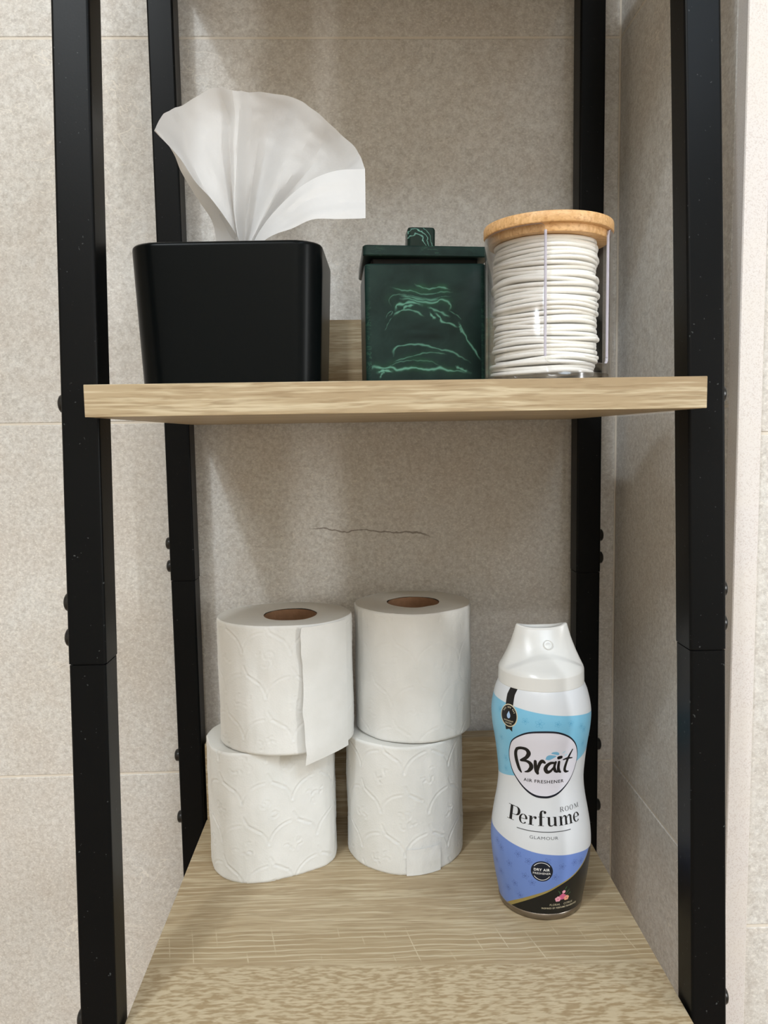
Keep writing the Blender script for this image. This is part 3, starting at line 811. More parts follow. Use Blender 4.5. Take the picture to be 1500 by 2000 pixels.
def make_roll(label, loc, h, rad, seed, core=0.0200, core_off=(0, 0), emboss=1.0, tail=None, soft=0.0, seam=None):
    rg = np.random.default_rng(seed)
    t = thing('toilet_roll', loc, label, 'toilet roll', 'toilet rolls stacked on the lower shelf')
    nu, nv = 300, 110
    ang = np.arange(nu) / nu * 360.0
    rr = np.array([rad(a) for a in ang])
    V = np.linspace(0, 1, nv)
    arc = np.cumsum(rr) * (2 * math.pi / nu)
    Ug, Vg = np.meshgrid(arc * 1000, V * h * 1000, indexing='ij')
    D = np.zeros((nu, nv))
    def groove(pts, w, a):
        nonlocal D
        L = np.array(pts)
        d = np.full((nu, nv), 1e9)
        for k in range(len(L) - 1):
            p, q = L[k], L[k + 1]
            ab = q - p
            tt = np.clip(((Ug - p[0]) * ab[0] + (Vg - p[1]) * ab[1]) / (ab @ ab + 1e-9), 0, 1)
            d = np.minimum(d, np.hypot(Ug - p[0] - tt * ab[0], Vg - p[1] - tt * ab[1]))
        D -= a * np.exp(-(d / w) ** 2)
        D += 0.45 * a * np.exp(-((d - 2.0 * w) / w) ** 2)
    # pressed pattern: rows of overlapping large arcs with little leaf sprigs between
    L = arc[-1] * 1000
    cell = 36.0
    ox, oy = rg.uniform(0, 30), rg.uniform(-12, 12)
    for i in range(-1, int(L / cell) + 2):
        for k in range(-1, 4):
            cx = ox + i * cell + (cell / 2 if k % 2 else 0); cy = oy + k * cell * 0.86
            for a0, a1 in ((95, 170), (10, 80), (200, 255)):
                aa = np.radians(np.linspace(a0, a1, 9))
                groove(np.stack([cx + 18.5 * np.cos(aa), cy + 18.5 * np.sin(aa)], -1), 0.62, 0.00040 * emboss)
            for s in range(5):
                b = rg.uniform(0, 360); px, py = cx + rg.uniform(-6, 6), cy + rg.uniform(-6, 6)
                aa = np.radians(b + np.linspace(0, 150, 6)); r0 = rg.uniform(1.4, 3.0)
                groove(np.stack([px + r0 * np.cos(aa), py + r0 * np.sin(aa)], -1), 0.55, 0.00036 * emboss)
    soft_n = np.array([[mnoise.noise(Vector((2.2 * math.cos(R(a)), 2.2 * math.sin(R(a)), v * 2.4 + seed))) for v in V] for a in ang])
    wr_n = np.array([[mnoise.noise(Vector((9 * math.cos(R(a)), 9 * math.sin(R(a)), v * 5 + seed * 2))) for v in V] for a in ang])
    D += (0.0009 + soft) * soft_n + 0.00025 * wr_n
    ztop = np.array([0.0006 * mnoise.noise(Vector((1.5 * math.cos(R(a)), 1.5 * math.sin(R(a)), seed * 3.3))) for a in ang])
    verts, faces = [], []
    for i in range(nu):
        c, s = math.cos(R(ang[i])), math.sin(R(ang[i]))
        for j in range(nv):
            v = V[j]
            e = min(v, 1 - v) * h
            edge = 0.0009 * max(0, 1 - e / 0.0016) ** 2
            r = rr[i] + D[i, j] - edge
            z = v * h + ztop[i] * v
            verts.append((r * c, r * s, max(z, 0.0)))
    for i in range(nu):
        k = (i + 1) % nu
        for j in range(nv - 1):
            faces.append((i * nv + j, k * nv + j, k * nv + j + 1, i * nv + j + 1))
    mesh_obj('paper_winding', verts, faces, M_paper, t, True)
    # end faces, slightly domed spiral of sheets, from the outer edge to the core
    for name, top in (('end_face', True), ('end_face', False)):
        rings = []
        for q in (0.0, 0.08, 0.3, 0.55, 0.8, 1.0):
            ring = []
            for i in range(0, nu, 3):
                c, s = math.cos(R(ang[i])), math.sin(R(ang[i]))
                ro = rr[i] - 0.0007 + D[i, -1 if top else 0]
                x = (1 - q) * ro * c + q * (core * c + core_off[0]); y = (1 - q) * ro * s + q * (core * s + core_off[1])
                if top:
                    z = h + ztop[i] + 0.0002 - 0.0004 * (2 * q - 1) ** 2 + 0.0002 * math.sin(q * 40)
                else:
                    z = 0.0003
                ring.append((x, y, z))
            rings.append(ring)
        loft(name, rings if top else rings, M_paper_end, t, cap0=False, cap1=False)
    prof = [(0.0006, core), (h - 0.0006, core), (h - 0.0004, core - 0.0009), (0.0008, core - 0.0009)]
    n = 64
    rings = [[(core_off[0] + r * math.cos(2 * math.pi * j / n), core_off[1] + r * math.sin(2 * math.pi * j / n), z) for j in range(n)] for z, r in prof]
    o = loft('cardboard_core', rings + [rings[0]], M_card, t, cap0=False, cap1=False); auto_smooth(o, 40)
    if tail is not None:
        # loose end of the sheet: leaves the winding tangentially, its torn edge a little wavy
        a0, a1, lift, z0, z1 = tail
        NA, NZ = 16, 40
        vs, fs = [], []
        for i in range(NA + 1):
            f = i / NA
            a = a0 + (a1 - a0) * f
            for j in range(NZ + 1):
                g = j / NZ
                wob = 0.0010 * mnoise.noise(Vector((g * 9, seed, f * 2))) + 0.0005 * math.sin(g * 13)
                a_ = a + (wob / rad(a)) * 57.3 * f
                r = rad(a_) + 0.0012 + lift * f ** 2 * (0.75 + 0.35 * math.sin(g * 5 + 1)) + 0.0004 * math.sin(g * 17) * f
                zz = z0 + (z1 - z0) * g - (0.004 * f ** 2 * (1 - g) ** 3 if z0 < 0.0 else 0)
                vs.append((r * math.cos(R(a_)), r * math.sin(R(a_)), zz))
        for i in range(NA):
            for j in range(NZ):
                q = i * (NZ + 1) + j
                fs.append((q, q + NZ + 1, q + NZ + 2, q + 1))
        mesh_obj('loose_end', vs, fs, M_paper, t, True)
    if seam is not None:
        a0, a1, z0, z1 = seam
        vs, fs = [], []
        NA, NZ = 20, 10
        for i in range(NA + 1):
            a = a0 + (a1 - a0) * i / NA
            for j in range(NZ + 1):
                g = j / NZ
                r = rad(a) + 0.0011 + 0.0004 * mnoise.noise(Vector((i * .3, g * 3, seed)))
                vs.append((r * math.cos(R(a)), r * math.sin(R(a)), z0 + (z1 - z0) * g))
        for i in range(NA):
            for j in range(NZ):
                q = i * (NZ + 1) + j
                fs.append((q, q + NZ + 1, q + NZ + 2, q + 1))
        mesh_obj('loose_end', vs, fs, M_paper, t, True)
    return t

HR = 0.0965
rbl = periodic([(0, .0485), (-27, .0470), (-52, .0405), (-75, .0398), (-95, .0432), (-117, .0470), (-135, .0480), (-160, .0478), (180, .0480), (120, .0445), (90, .0430), (60, .0435), (30, .0465)])
make_roll('squashed white toilet roll at the bottom of the left pile', (-0.0920, -0.0560, 0.0), HR, rbl, 3, emboss=1.15, soft=0.0006)
rbr = periodic([(a, .0440 + (0.0008 if a % 90 == 0 else 0)) for a in range(0, 360, 45)])
make_roll('round white toilet roll at the bottom of the pile beside the spray can', (0.0097, -0.0500, 0.0), HR, rbr, 8, emboss=1.1, seam=(-92, -58, 0.0003, 0.020))
def oval(a, b):
    return lambda x: a * b / math.sqrt((b * math.cos(R(x))) ** 2 + (a * math.sin(R(x))) ** 2)
make_roll('white toilet roll with a loose hanging sheet edge, upper one of the left pile', (-0.0780, -0.0660, HR + 0.0009), 0.0925, oval(.0494, .0405), 15, core=0.0195, core_off=(0.0045, -0.003), emboss=0.8, tail=(-22, -70, 0.0042, -0.002, 0.0915))
make_roll('smooth white toilet roll on top of the pile beside the spray can', (0.0177, -0.0465, HR + 0.0009), 0.0952, oval(.0443, .0443), 22, core=0.0200, core_off=(0.0005, -0.001), emboss=0.55)

# ------------------------------------------------------------------ spray can
CX, CY = 0.0989, -0.1258
spray = thing('air_freshener_can', (CX, CY, 0.0), 'blue and white waisted air freshener spray can with a white cap', 'spray can')
PZ = [0.0016, 3.0, 9.7, 22.6, 35.4, 45, 54.5, 67.2, 76.7, 88.6, 100.6, 113, 125.5, 134.7, 144, 150.5, 154.2, 156.2, 157.5]
PR = [27.6, 28.0, 29.2, 31.5, 33.1, 33.7, 33.2, 31.3, 29.6, 28.45, 29.2, 30.7, 32.6, 33.1, 31.8, 30.0, 28.4, 27.2, 26.2]
_m = np.gradient(np.array(PR), np.array(PZ))
def can_r(z):
    """radius in mm at height z (mm): smooth Hermite through the profile"""
    z = min(max(z, PZ[0]), PZ[-1])
    k = min(max(int(np.searchsorted(PZ, z)) - 1, 0), len(PZ) - 2)
    h = PZ[k + 1] - PZ[k]; t = (z - PZ[k]) / h
    return (2*t**3-3*t**2+1)*PR[k] + (t**3-2*t**2+t)*h*_m[k] + (-2*t**3+3*t**2)*PR[k+1] + (t**3-t**2)*h*_m[k+1]

def can_point(th, z, off=0.0):
    r = (can_r(z) + off) / 1000
    return (r * math.sin(R(th)), -r * math.cos(R(th)), z / 1000)

def label_material():
    n = N('printed_can_label')
    uv = n.sep(n.node('ShaderNodeUVMap', uv_map='label').outputs[0])
    zz = n.math('MULTIPLY', uv[1], 200.0)
    tn = n.math('DIVIDE', n.math('ADD', n.math('MULTIPLY', n.math('SUBTRACT', uv[0], 0.5), 360.0), 110.0), 190.0, clamp=True)
    def curve(pts):
        fc = n.node('ShaderNodeFloatCurve')
        cv = fc.mapping.curves[0]
        fc.mapping.use_clip = False
        P = [((a + 110) / 190, z / 200) for a, z in pts]
        cv.points[0].location = P[0]; cv.points[1].location = P[-1]
        for q in P[1:-1]: cv.points.new(*q)
        fc.mapping.update()
        n.put(fc.inputs['Value'], tn)
        return n.math('MULTIPLY', fc.outputs[0], 200.0)
    above = lambda c, soft=0.15: n.smooth(n.math('SUBTRACT', zz, c), -soft, soft)
    bt = curve([(-110, 145.2), (-90, 145.2), (-60, 144.6), (-42, 143.7), (-25, 142.6), (-10, 141.6), (10, 140.2), (34, 138.6), (60, 136.6), (80, 135.2)])
    bb = curve([(-110, 89.5), (-87, 91.4), (-66, 93.6), (-50, 95.7), (-20, 99.5), (10, 103.3), (36, 106.6), (51, 108.8), (80, 113)])
    pt = curve([(-110, 56), (-91, 55.0), (-67, 53.7), (-50, 52.3), (-33, 50.8), (-15, 49.3), (0, 48.5), (15, 47.6), (33, 46.7), (53, 45.0), (80, 43)])
    gt = curve([(-110, -20), (-75, 0.0), (-59, 6.4), (-42, 12.2), (-20, 19.1), (-2.6, 23.7), (11, 27.8), (25, 31.4), (35, 34.6), (46, 38.9), (53, 42.3), (80, 60)])
    gb = curve([(-110, -22), (-75, -2.0), (-55, 4.8), (-41, 9.8), (-20, 16.9), (-2.6, 22.2), (11, 26.7), (25, 30.5), (36, 33.9), (47, 38.2), (53, 41.8), (80, 59.6)])
    white = lin(210, 214, 220)
    c = n.mix(above(gb), lin(18, 19, 19), lin(150, 134, 78))
    c = n.mix(above(gt), c, lin(106, 134, 200))
    c = n.mix(above(pt), c, white)
    c = n.mix(above(bb, .1), c, lin(120, 184, 216))
    c = n.mix(above(bt), c, white)
    return n.set(color=c, rough=0.32, spec=0.35, coat=0.1, coat_rough=0.12)
M_label = label_material()
M_capw = plain('white_cap_plastic', lin(218, 219, 218), 0.28, spec=0.5, sss=0.0)
M_metal = plain('tin_rim', lin(150, 142, 134), 0.28, metal=1.0)

def can_body():
    nu, nz = 144, 110
    verts, faces, uvs = [], [], []
    zs = [1.6 + (157.5 - 1.6) * j / nz for j in range(nz + 1)]
    for j in range(nz + 1):
        for i in range(nu + 1):
            verts.append(can_point(-180 + 360 * i / nu, zs[j]))
            uvs.append((i / nu, zs[j] / 200))
    for j in range(nz):
        for i in range(nu):
            a = j * (nu + 1) + i
            faces.append((a, a + 1, a + nu + 2, a + nu + 1))
    o = mesh_obj('can_body', verts, faces, M_label, spray, True)
    uvl = o.data.uv_layers.new(name='label')
    li = np.zeros(len(o.data.loops), dtype=np.int32)
    o.data.loops.foreach_get('vertex_index', li)
    uvl.data.foreach_set('uv', np.array(uvs, dtype=np.float32)[li].reshape(-1))
    return o
body = can_body()
lathe('base_rim', [(0.0, 0.0240), (0.0, 0.0268), (0.0007, 0.0279), (0.0030, 0.0284), (0.0046, 0.0285), (0.0052, 0.0281)], M_metal, spray, 96, deg=60)

def make_cap():
    nu, nz = 180, 110
    zs = np.concatenate([np.linspace(154.0, 156.0, 8), np.linspace(156.2, 190.5, nz)])
    def r_out(z):
        return float(np.interp(z, [154.0, 154.6, 163.4, 164.9, 169.5, 174.4, 176.0, 180, 186, 190.5], [28.0, 28.45, 28.25, 27.8, 25.6, 23.4, 22.75, 21.15, 18.9, 17.2]))
    rings = []
    for z in zs:
        ring = []
        for i in range(nu):
            th = -180 + 360 * i / nu
            tf = th - 1.0
            r = r_out(z)
            if abs(tf) < 78:
                zarch = 163.6 + 9.2 * max(0, math.cos(R(tf * 1.15))) ** 1.5
                st = min(1, max(0, (z - zarch) / 3.2)); st = st * st * (3 - 2 * st)
                win = min(1, (78 - abs(tf)) / 26); win = win * win * (3 - 2 * win)
                low = min(1, max(0, (z - 163.2) / 3)); 
                r += 0.7 * win * low * (1 - st)
                r -= 1.3 * win * st * min(1, max(0, (190 - z) / 12))
            k = max(0, (z - 180) / 10.5)
            zz = z + k * k * (2.0 * abs(math.sin(R(th))) ** 3 - 0.2 * max(0, math.cos(R(th))) ** 2)
            u = min(1, max(0, (z - 163.0) / 27.0))       # the top narrows to a thumb rest: front face slopes back
            ring.append((r * math.sin(R(th)) / 1000, (-r * math.cos(R(th)) * (1 - 0.70 * u) - 1.0 * u) / 1000, zz / 1000))
        rings.append(ring)
    top = rings[-1]
    for q, dz in ((0.975, 0.45), (0.935, 0.6), (0.88, 0.55), (0.82, 0.3), (0.76, -0.1), (0.55, -0.3), (0.25, -0.5), (0.03, -0.5)):
        rings.append([(x * q, -0.001 + (y + 0.001) * q, z * (q if q < 0.8 else 1) + (0.1894 * (1 - q) if q < 0.8 else 0) + dz / 1000) for x, y, z in top])
    o = loft('cap', rings, M_capw, spray, cap0=False)
    o.data.polygons.foreach_set('use_smooth', [True] * len(o.data.polygons))
    return o
cap = make_cap()
# round spray nozzle in the front of the cap
def nozzle():
    n = 32
    rings = []
    for h, r in ((-0.0012, 0.0034), (0.0002, 0.0034), (0.0005, 0.0031), (0.0002, 0.0027), (-0.0003, 0.0025), (0.0001, 0.0015), (0.0002, 0.0001)):
        rings.append([(r * math.cos(2 * math.pi * j / n), r * math.sin(2 * math.pi * j / n), h) for j in range(n)])
    o = loft('nozzle', rings, M_capw, cap, cap0=False)
    o.location = (0.0022, -0.01150, 0.1808)
    o.rotation_euler = (R(90 - 37), 0, R(3))
    auto_smooth(o, 50)
nozzle()

# ---- flat print on the can: thin shapes that follow its curve, drawn in (degrees round, mm up)
def tri_subdiv(pts, tris, lim):
    pts = [tuple(p) for p in pts]
    k = 0.53        # mm per degree, near enough for splitting
    work, done = list(tris), []
    cache = {}
    def mid(a, b):
        key = (min(a, b), max(a, b))
        if key not in cache:
            pts.append(((pts[a][0] + pts[b][0]) / 2, (pts[a][1] + pts[b][1]) / 2)); cache[key] = len(pts) - 1
        return cache[key]
    def ln(a, b): return math.hypot((pts[a][0] - pts[b][0]) * k, pts[a][1] - pts[b][1])
    while work:
        a, b, c = work.pop()
        l = (ln(a, b), ln(b, c), ln(c, a))
        if max(l) <= lim:
            done.append((a, b, c)); continue
        i = l.index(max(l))
        if i == 0: m = mid(a, b); work += [(a, m, c), (m, b, c)]
        elif i == 1: m = mid(b, c); work += [(a, b, m), (a, m, c)]
        else: m = mid(c, a); work += [(a, b, m), (m, b, c)]
    return pts, done

class Print:
    """collects shapes of one colour and links them as one sub-part of the can body"""
    def __init__(self, off): self.v, self.f, self.off = [], [], off
    def tris(self, pts, tris, lim=2.2):
        pts, tris = tri_subdiv(pts, tris, lim)
        b = len(self.v)
        self.v += [can_point(a, z, self.off) for a, z in pts]
        for t in tris:
            p = [pts[i] for i in t]
            ar = (p[1][0] - p[0][0]) * (p[2][1] - p[0][1]) - (p[2][0] - p[0][0]) * (p[1][1] - p[0][1])
            if abs(ar) < 1e-9: continue
            t = t if ar > 0 else t[::-1]
            self.f.append(tuple(b + i for i in t))
    def poly(self, pts, lim=2.2):
        t = tessellate_polygon([[Vector((a, z, 0)) for a, z in pts]])
        self.tris(pts, [tuple(x) for x in t], lim)
    def stroke(self, pts, widths, n=8, smooth=True, closed=False, caps=True):
        """ribbon of varying width (mm) along points (deg, mm)"""
        K = 0.54
        P = np.array([(a * K, z) for a, z in pts], float)
        W = np.array(widths if hasattr(widths, '__len__') else [widths] * len(pts), float)
        if closed:
            P = np.vstack([P, P[:1]]); W = np.append(W, W[0])
        if smooth:
            Q = np.column_stack([P, W])
            if closed:
                ext = np.vstack([Q[-2], Q, Q[1]])
                m = len(Q) - 1; out = []
                for i in range(m * n + 1):
                    t = i / n; k = min(int(t), m - 1); f = t - k
                    a, b, c, d = ext[k], ext[k + 1], ext[k + 2], ext[k + 3]
                    out.append(0.5 * ((2*b) + (c-a)*f + (2*a-5*b+4*c-d)*f*f + (3*b-a-3*c+d)*f**3))
                Q = np.array(out)
            else:
                Q = catmull(Q, n * (len(P) - 1))
            P, W = Q[:, :2], np.maximum(Q[:, 2], 0.02)
        T = np.gradient(P, axis=0)
        if closed: T[0] = T[-1] = P[1] - P[-2]
        T /= np.linalg.norm(T, axis=1)[:, None] + 1e-9
        Nn = np.stack([-T[:, 1], T[:, 0]], -1)
        A, B = P + Nn * W[:, None] / 2, P - Nn * W[:, None] / 2
        pts2 = [(x / K, z) for x, z in A] + [(x / K, z) for x, z in B]
        m = len(P)
        tr = []
        for i in range(m - 1):
            tr += [(i, m + i, m + i + 1), (i, m + i + 1, i + 1)]
        self.tris(pts2, tr)
        if caps and not closed:
            for e in (0, m - 1): self.disc((P[e][0] / K, P[e][1]), W[e] / 2, W[e] / 2)
    def disc(self, c, rx, ry, n=14, hole=None):
        K = 0.54
        P = [(c[0] + rx * math.cos(2 * math.pi * i / n) / K, c[1] + ry * math.sin(2 * math.pi * i / n)) for i in range(n)]
        self.tris(P + [c], [(i, (i + 1) % n, n) for i in range(n)])
    def text(self, s, a0, a1, z0, h, bold=0.0, slope=0.0):
        """lettering in the built-in sans face, stretched between the angles a0 and a1, capital height h mm"""
        cu = bpy.data.curves.new('lettering', 'FONT'); cu.body = s; cu.size = 1.0; cu.offset = bold; cu.resolution_u = 3
        cu.space_character = 1.12
        ob = bpy.data.objects.new('lettering', cu); scene.collection.objects.link(ob)
        bpy.context.view_layer.update()
        me = bpy.data.meshes.new_from_object(ob.evaluated_get(bpy.context.evaluated_depsgraph_get()))
        co = np.array([v.co[:2] for v in me.vertices]); me.calc_loop_triangles()
        tr = [tuple(t.vertices) for t in me.loop_triangles]
        bpy.data.objects.remove(ob); bpy.data.curves.remove(cu); bpy.data.meshes.remove(me)
        x0, x1 = co[:, 0].min(), co[:, 0].max(); y1 = co[:, 1].max(); y0 = 0.0
        P = [(a0 + (a1 - a0) * (x - x0) / (x1 - x0), z0 + h * (y - y0) / (y1 - y0) + slope * (x - x0) / (x1 - x0)) for x, y in co]
        self.tris(P, tr)
    def build(self, name, mat):
        return mesh_obj(name, self.v, self.f, mat, body, True)

ink = lambda name, c: plain(name, lin(*c), 0.34, spec=0.3)
I_black, I_navy, I_grey, I_white = ink('ink_black', (22, 22, 24)), ink('ink_navy', (20, 26, 40)), ink('ink_grey', (92, 94, 98)), ink('ink_white', (226, 226, 226))
I_fill, I_cream, I_leaf, I_leaf2 = ink('ink_pale_lilac', (212, 212, 224)), ink('ink_cream', (205, 196, 170)), ink('ink_sky', (112, 170, 204)), ink('ink_pale_sky', (178, 208, 224))
I_pink, I_rose, I_peach, I_green, I_drop = ink('ink_pink', (226, 160, 178)), ink('ink_rose', (196, 92, 128)), ink('ink_peach', (226, 160, 130)), ink('ink_green', (58, 84, 58)), ink('ink_drop', (160, 190, 226))
I_motif1, I_motif2 = ink('ink_blue_motif', (92, 164, 202)), ink('ink_periwinkle_motif', (84, 106, 168))

BADGE = [(-53.06,114.34),(-47.95,120.48),(-37.97,125.29),(-25.71,128.67),(-10.64,129.94),(4.5,129.58),(16.96,126.89),(26.02,122.93),(33.01,117.71),(37.0,111.2),(36.25,105.28),(32.12,99.17),(25.62,94.0),(16.56,89.6),(7.82,86.7),(-1.3,85.2),(-8.28,84.9),(-17.79,85.25),(-26.69,86.9),(-36.13,90.13),(-44.81,94.64),(-51.03,99.2),(-54.3,104.97),(-54.7,109.69)]
p = Print(0.05)
smooth_badge = catmull(np.array(BADGE + BADGE[:1]), 96)[:-1]
p.poly([tuple(q) for q in smooth_badge]); p.build('badge', I_fill)
p = Print(0.09)
wb = [0.55, 0.7, 0.9, 1.15, 1.3, 1.25, 1.1, 0.9, 0.7, 0.5, 0.45, 0.5, 0.7, 1.0, 1.25, 1.4, 1.4, 1.4, 1.3, 1.1, 0.9, 0.7, 0.55, 0.5]
p.stroke(BADGE, wb, closed=True); p.build('badge_outline', I_navy)
p = Print(0.12)
PX = 0.0505
def brush(pts, w): p.stroke(pts, [x * PX for x in w], n=7)
brush([(-41.83,116.03),(-43.98,112.93),(-43.89,109.1),(-42.23,105.02),(-40.17,101.94),(-37.91,100.1)], [34, 46, 52, 50, 44, 24])
brush([(-44.15,113.0),(-41.62,115.77),(-38.23,116.87),(-33.84,117.26),(-29.26,116.69),(-26.95,114.27),(-29.7,111.35),(-33.75,109.58),(-37.47,108.33)], [30, 36, 38, 40, 48, 56, 46, 40, 30])
brush([(-37.47,108.33),(-30.33,108.65),(-25.4,107.23),(-24.25,104.9),(-26.32,102.82),(-29.05,101.5),(-32.76,100.79)], [28, 36, 52, 56, 46, 32, 14])
brush([(-19.32,109.33),(-18.97,106.02),(-17.76,102.73),(-16.52,101.1)], [38, 50, 56, 40])
brush([(-16.76,102.07),(-15.39,105.5),(-13.41,108.44),(-10.73,109.67),(-8.02,108.77)], [30, 38, 44, 50, 32])
brush([(5.2,108.4),(-0.4,108.5),(-4.9,106.75),(-6.89,104.33),(-4.69,102.26),(-0.47,102.88),(4.05,105.89)], [30, 38, 46, 52, 50, 34, 26])
brush([(5.49,108.97),(4.05,105.89),(5.19,103.19),(7.95,101.99)], [32, 36, 44, 24])
brush([(9.72,108.99),(9.28,105.17),(10.11,102.85),(12.39,101.75)], [34, 40, 44, 24])
brush([(9.12,111.89),(12.04,112.18)], [46, 42])
brush([(27.32,116.29),(22.69,111.77),(19.67,107.29),(18.11,103.37),(19.92,101.62),(23.91,101.34)], [18, 32, 38, 40, 34, 16])
brush([(15.16,110.22),(20.84,110.77),(28.25,110.34)], [16, 28, 14])
p.text('AIR FRESHENER', -34.9, 17.7, 94.35, 2.15, 0.012)
p.build('brand_lettering', I_black)
p = Print(0.10)
for pts in ([(-7.1,111.02),(-5.55,113.17),(-1.55,114.04),(5.95,113.25),(1.91,111.68),(-2.99,110.55)], [(-0.83,115.11),(1.53,116.04),(6.51,116.1),(9.19,115.01),(8.47,113.84),(4.2,114.34)]):
    p.poly([tuple(q) for q in catmull(np.array(pts + pts[:1]), 36)[:-1]])
p.build('splash_mark', I_leaf)
p = Print(0.10)
for pts in ([(12.66,114.82),(15.18,116.06),(17.49,116.1),(15.37,114.85)], [(15.69,112.91),(18.4,113.85),(20.74,113.89),(18.6,112.64)]):
    p.poly([tuple(q) for q in catmull(np.array(pts + pts[:1]), 24)[:-1]])
p.build('splash_mark', I_leaf2)

# the word in high-contrast serif letters: built stroke by stroke, x to the right in mm from the label's middle
def sx(x): return -8 + x / 0.545
ZB = 66.75
p = Print(0.08)
def ser(pts, w, smooth=True, n=7): p.stroke([(sx(x), ZB + y) for x, y in pts], w, n=n, smooth=smooth, caps=False)
def stem(x, y0, y1, w): ser([(x, y0), (x, y1)], [w, w], False)
def hair(x0, x1, y, w=0.32): ser([(x0, y), (x1, y)], [w, w], False)
def ball(x, y, r): p.disc((sx(x), ZB + y), r, r)
def bowl(cx, cy, rx, ry, a0, a1, wmax, wmin, n=18):
    pts, w = [], []
    for i in range(n + 1):
        a = R(a0 + (a1 - a0) * i / n)
        pts.append((cx + rx * math.cos(a), cy + ry * math.sin(a))); w.append(wmin + (wmax - wmin) * abs(math.cos(a)) ** 1.6)
    ser(pts, w, n=2)
stem(-23.3, 0.1, 9.3, 2.2); hair(-26.2, -20.6, 0.16); hair(-26.2, -21.0, 9.2)
bowl(-19.9, 6.5, 2.6, 2.6, 90, -90, 2.0, 0.36); hair(-22.4, -19.8, 9.1); hair(-22.4, -19.8, 3.92)
bowl(-14.0, 2.85, 2.25, 2.85, 5, 320, 1.5, 0.34); hair(-16.0, -11.4, 3.05, 0.34); bowl(-14.0, 2.85, 2.1, 2.85, 5, 75, 1.3, 0.5)
stem(-8.9, 0.1, 5.7, 1.75); hair(-10.6, -6.9, 0.16); hair(-10.6, -8.9, 5.6); ser([(-8.0, 3.8), (-7.3, 5.0), (-6.2, 5.5)], [0.3, 0.4, 0.5]); ball(-5.9, 4.85, 0.85)
stem(-2.4, 0.1, 7.4, 1.8); ser([(-2.4, 7.2), (-2.1, 8.7), (-1.1, 9.4), (0.0, 9.2)], [1.8, 1.3, 0.6, 0.45]); ball(0.35, 8.5, 0.9); hair(-4.2, 0.1, 5.5); hair(-4.1, -0.4, 0.16)
stem(2.9, 1.2, 5.7, 1.6); hair(1.3, 2.9, 5.6); ser([(2.9, 1.6), (3.2, 0.6), (4.4, 0.15), (5.8, 0.7), (6.4, 1.6)], [1.6, 1.2, 0.6, 0.4, 0.3]); stem(7.0, 0.1, 5.7, 1.6); hair(5.5, 7.0, 5.6); hair(7.0, 8.2, 0.16)
for k, x in enumerate((11.0, 14.7, 18.4)):
    stem(x, 0.1, 5.3 if k else 5.7, 1.55); hair(x - 1.5, x + 1.4, 0.16)
    if k: ser([(x - 2.9, 4.0), (x - 2.0, 5.3), (x - 0.9, 5.65), (x, 4.9)], [0.3, 0.45, 0.9, 1.5])
hair(9.5, 11.0, 5.6)
bowl(23.5, 2.85, 2.25, 2.85, 5, 320, 1.5, 0.34); hair(21.6, 26.0, 3.05, 0.34); bowl(23.5, 2.85, 2.1, 2.85, 5, 75, 1.3, 0.5)
p.build('serif_lettering', I_black)
p = Print(0.08)
ZB = 75.15
hc = 3.05
stem(11.3, 0, hc, 0.62); hair(10.6, 12.2, 0.08, .16); bowl(12.2, hc - 0.8, 0.8, 0.75, 90, -90, 0.55, 0.18); hair(11.0, 12.3, hc - .07, .16); hair(11.3, 12.3, hc - 1.55, .16); ser([(12.2, 1.5), (13.6, 0.05)], [0.55, 0.55], False)
for cx in (16.1, 20.0): bowl(cx, hc / 2, 1.3, hc / 2, 0, 360, 0.58, 0.16, 24)
stem(23.3, 0, hc, 0.2); ser([(23.3, hc), (25.0, 0.2)], [0.6, 0.6], False); ser([(25.0, 0.2), (26.5, hc)], [0.2, 0.2], False); stem(26.5, 0, hc, 0.62); hair(22.8, 23.8, .08, .16); hair(26.0, 27.2, .08, .16)
p.text('GLAMOUR', -24.95, 7.4, 58.3, 1.9, 0.0)
p.stroke([(-40.6, 63.05), (-24.9, 63.0), (-4.2, 63.1), (11.3, 63.2), (23.8, 63.3)], 0.55)
p.build('grey_lettering', I_grey)

# dry-air roundel
p = Print(0.06); p.disc((-11.05, 37.0), 6.6, 7.2, 40); p.build('roundel', I_navy)
p = Print(0.10)
for a0, a1 in ((35, 145), (215, 325)):
    p.stroke([(-11.05 + 5.55 * math.cos(R(a0 + (a1 - a0) * i / 12)) / 0.54, 37.0 + 6.1 * math.sin(R(a0 + (a1 - a0) * i / 12))) for i in range(13)], 0.36, n=2)
p.text('DRY AIR', -19.9, -2.3, 37.35, 1.75, 0.03); p.text('FRESHENER', -20.9, -1.2, 34.9, 1.35, 0.01)
p.build('roundel_lettering', I_white)

# medal with ribbon near the cap
p = Print(0.06)
p.poly([(-55.8, 155.0), (-43.9, 155.0), (-46.3, 150.7), (-46.4, 143.0), (-57.5, 143.0), (-58.2, 150.2)])
p.poly([(-56.6, 131.5), (-45.6, 131.5), (-46.3, 127.0), (-50.3, 128.4), (-55.5, 127.3)])
p.build('ribbon', I_black)
p = Print(0.09); p.disc((-51.3, 137.2), 6.55, 7.4, 40); p.build('medal_rim', I_cream)
p = Print(0.12); p.disc((-51.3, 137.2), 5.95, 6.75, 40); p.build('medal', I_black)
p = Print(0.15)
p.poly([tuple(q) for q in catmull(np.array([(-51.2, 140.3), (-53.6, 137.6), (-52.9, 135.9), (-51.1, 135.4), (-49.3, 136.0), (-48.8, 137.7), (-51.2, 140.3)]), 36)[:-1]])
p.build('droplet', I_drop)
p = Print(0.15)
p.text('WITHOUT', -58.0, -44.4, 133.4, 0.95, 0.02); p.text('WATER', -56.0, -46.4, 131.8, 0.9, 0.02)
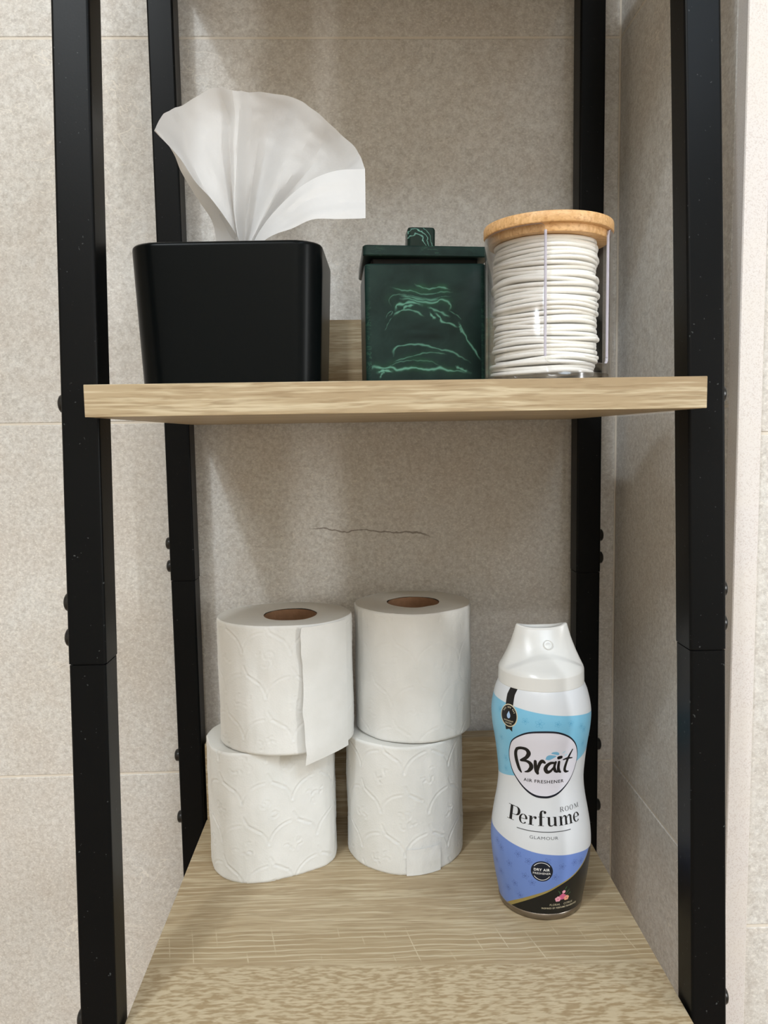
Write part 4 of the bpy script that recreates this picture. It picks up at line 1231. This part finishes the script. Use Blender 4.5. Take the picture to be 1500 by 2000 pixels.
for k, a in enumerate(np.linspace(150, 30, 11)):
    if k in (3, 7): continue
    p.stroke([(-51.3 + 4.3 * math.cos(R(a)) / 0.54, 137.2 + 4.9 * math.sin(R(a))), (-51.3 + 5.2 * math.cos(R(a)) / 0.54, 137.2 + 5.9 * math.sin(R(a)))], 0.45, smooth=False, caps=False)
p.build('medal_lettering', I_cream)

# little bouquet and small print on the black corner
for c, r, m in (((9.2, 16.2), 1.9, I_pink), ((15.0, 17.6), 2.2, I_rose), ((20.8, 16.2), 1.8, I_peach), ((16.2, 21.2), 1.1, I_pink)):
    p = Print(0.06)
    for k in range(5):
        a = R(72 * k + 20); p.disc((c[0] + 0.55 * r * math.cos(a) / 0.5, c[1] + 0.55 * r * math.sin(a)), r * 0.55, r * 0.55, 12)
    p.build('flower_print', m)
p = Print(0.09)
for c in ((9.2, 16.2), (15.0, 17.6), (20.8, 16.2)): p.disc(c, 0.55, 0.55, 10)
p.build('flower_print', I_rose)
p = Print(0.05)
for a, b in (((12, 19), (8.5, 22.5)), ((19, 19), (24, 22.5)), ((17, 22), (20, 25)), ((22, 18), (26.5, 19.6))):
    p.stroke([a, ((a[0] + b[0]) / 2 + .4, (a[1] + b[1]) / 2 + .5), b], [0.3, 0.75, 0.2])
p.build('leaf_print', I_green)
p = Print(0.06)
p.text('FLORAL', -0.8, 12.9, 11.3, 1.5, 0.0); p.text('CITRUS', 17.9, 31.2, 11.2, 1.5, 0.0); p.text('INSPIRED BY PERFUME FRAGRANCE', -11.0, 39.6, 8.9, 1.2, 0.01)
p.build('small_lettering', I_cream)

# tone-on-tone flowers of the two coloured bands
def motif(p, c, r, seed):
    rg = random.Random(seed); a0 = rg.uniform(0, 72)
    for k in range(5):
        a = a0 + 72 * k
        tip = (c[0] + r * math.cos(R(a)) / 0.54, c[1] + r * math.sin(R(a)))
        l1 = (c[0] + 0.6 * r * math.cos(R(a - 24)) / 0.54, c[1] + 0.6 * r * math.sin(R(a - 24)))
        l2 = (c[0] + 0.6 * r * math.cos(R(a + 24)) / 0.54, c[1] + 0.6 * r * math.sin(R(a + 24)))
        p.stroke([c, l1, tip, l2, c], 0.16, n=4, caps=False)
    p.disc(c, 0.45, 0.45, 8)
p = Print(0.045)
for i, c in enumerate([(-30, 136.0), (-14, 135.2), (6, 135.0), (22, 134.5), (44, 128.0), (-66, 120), (-62, 106), (46, 118), (-66, 139), (-64, 98.5), (38, 131)]): motif(p, c, 2.2 if i != 1 else 3.0, i)
p.build('motif_print', I_motif1)
p = Print(0.045)
for i, c in enumerate([(-62, 45), (-50, 37), (-38, 46), (-30, 32), (-44, 24), (-22, 28), (-56, 18), (-38, 16), (-5, 44), (12, 40), (28, 41), (38, 40), (4, 33), (-74, 33), (-26, 43), (-70, 48), (-66, 27)]): motif(p, c, 2.4, i + 40)
p.build('motif_print', I_motif2)
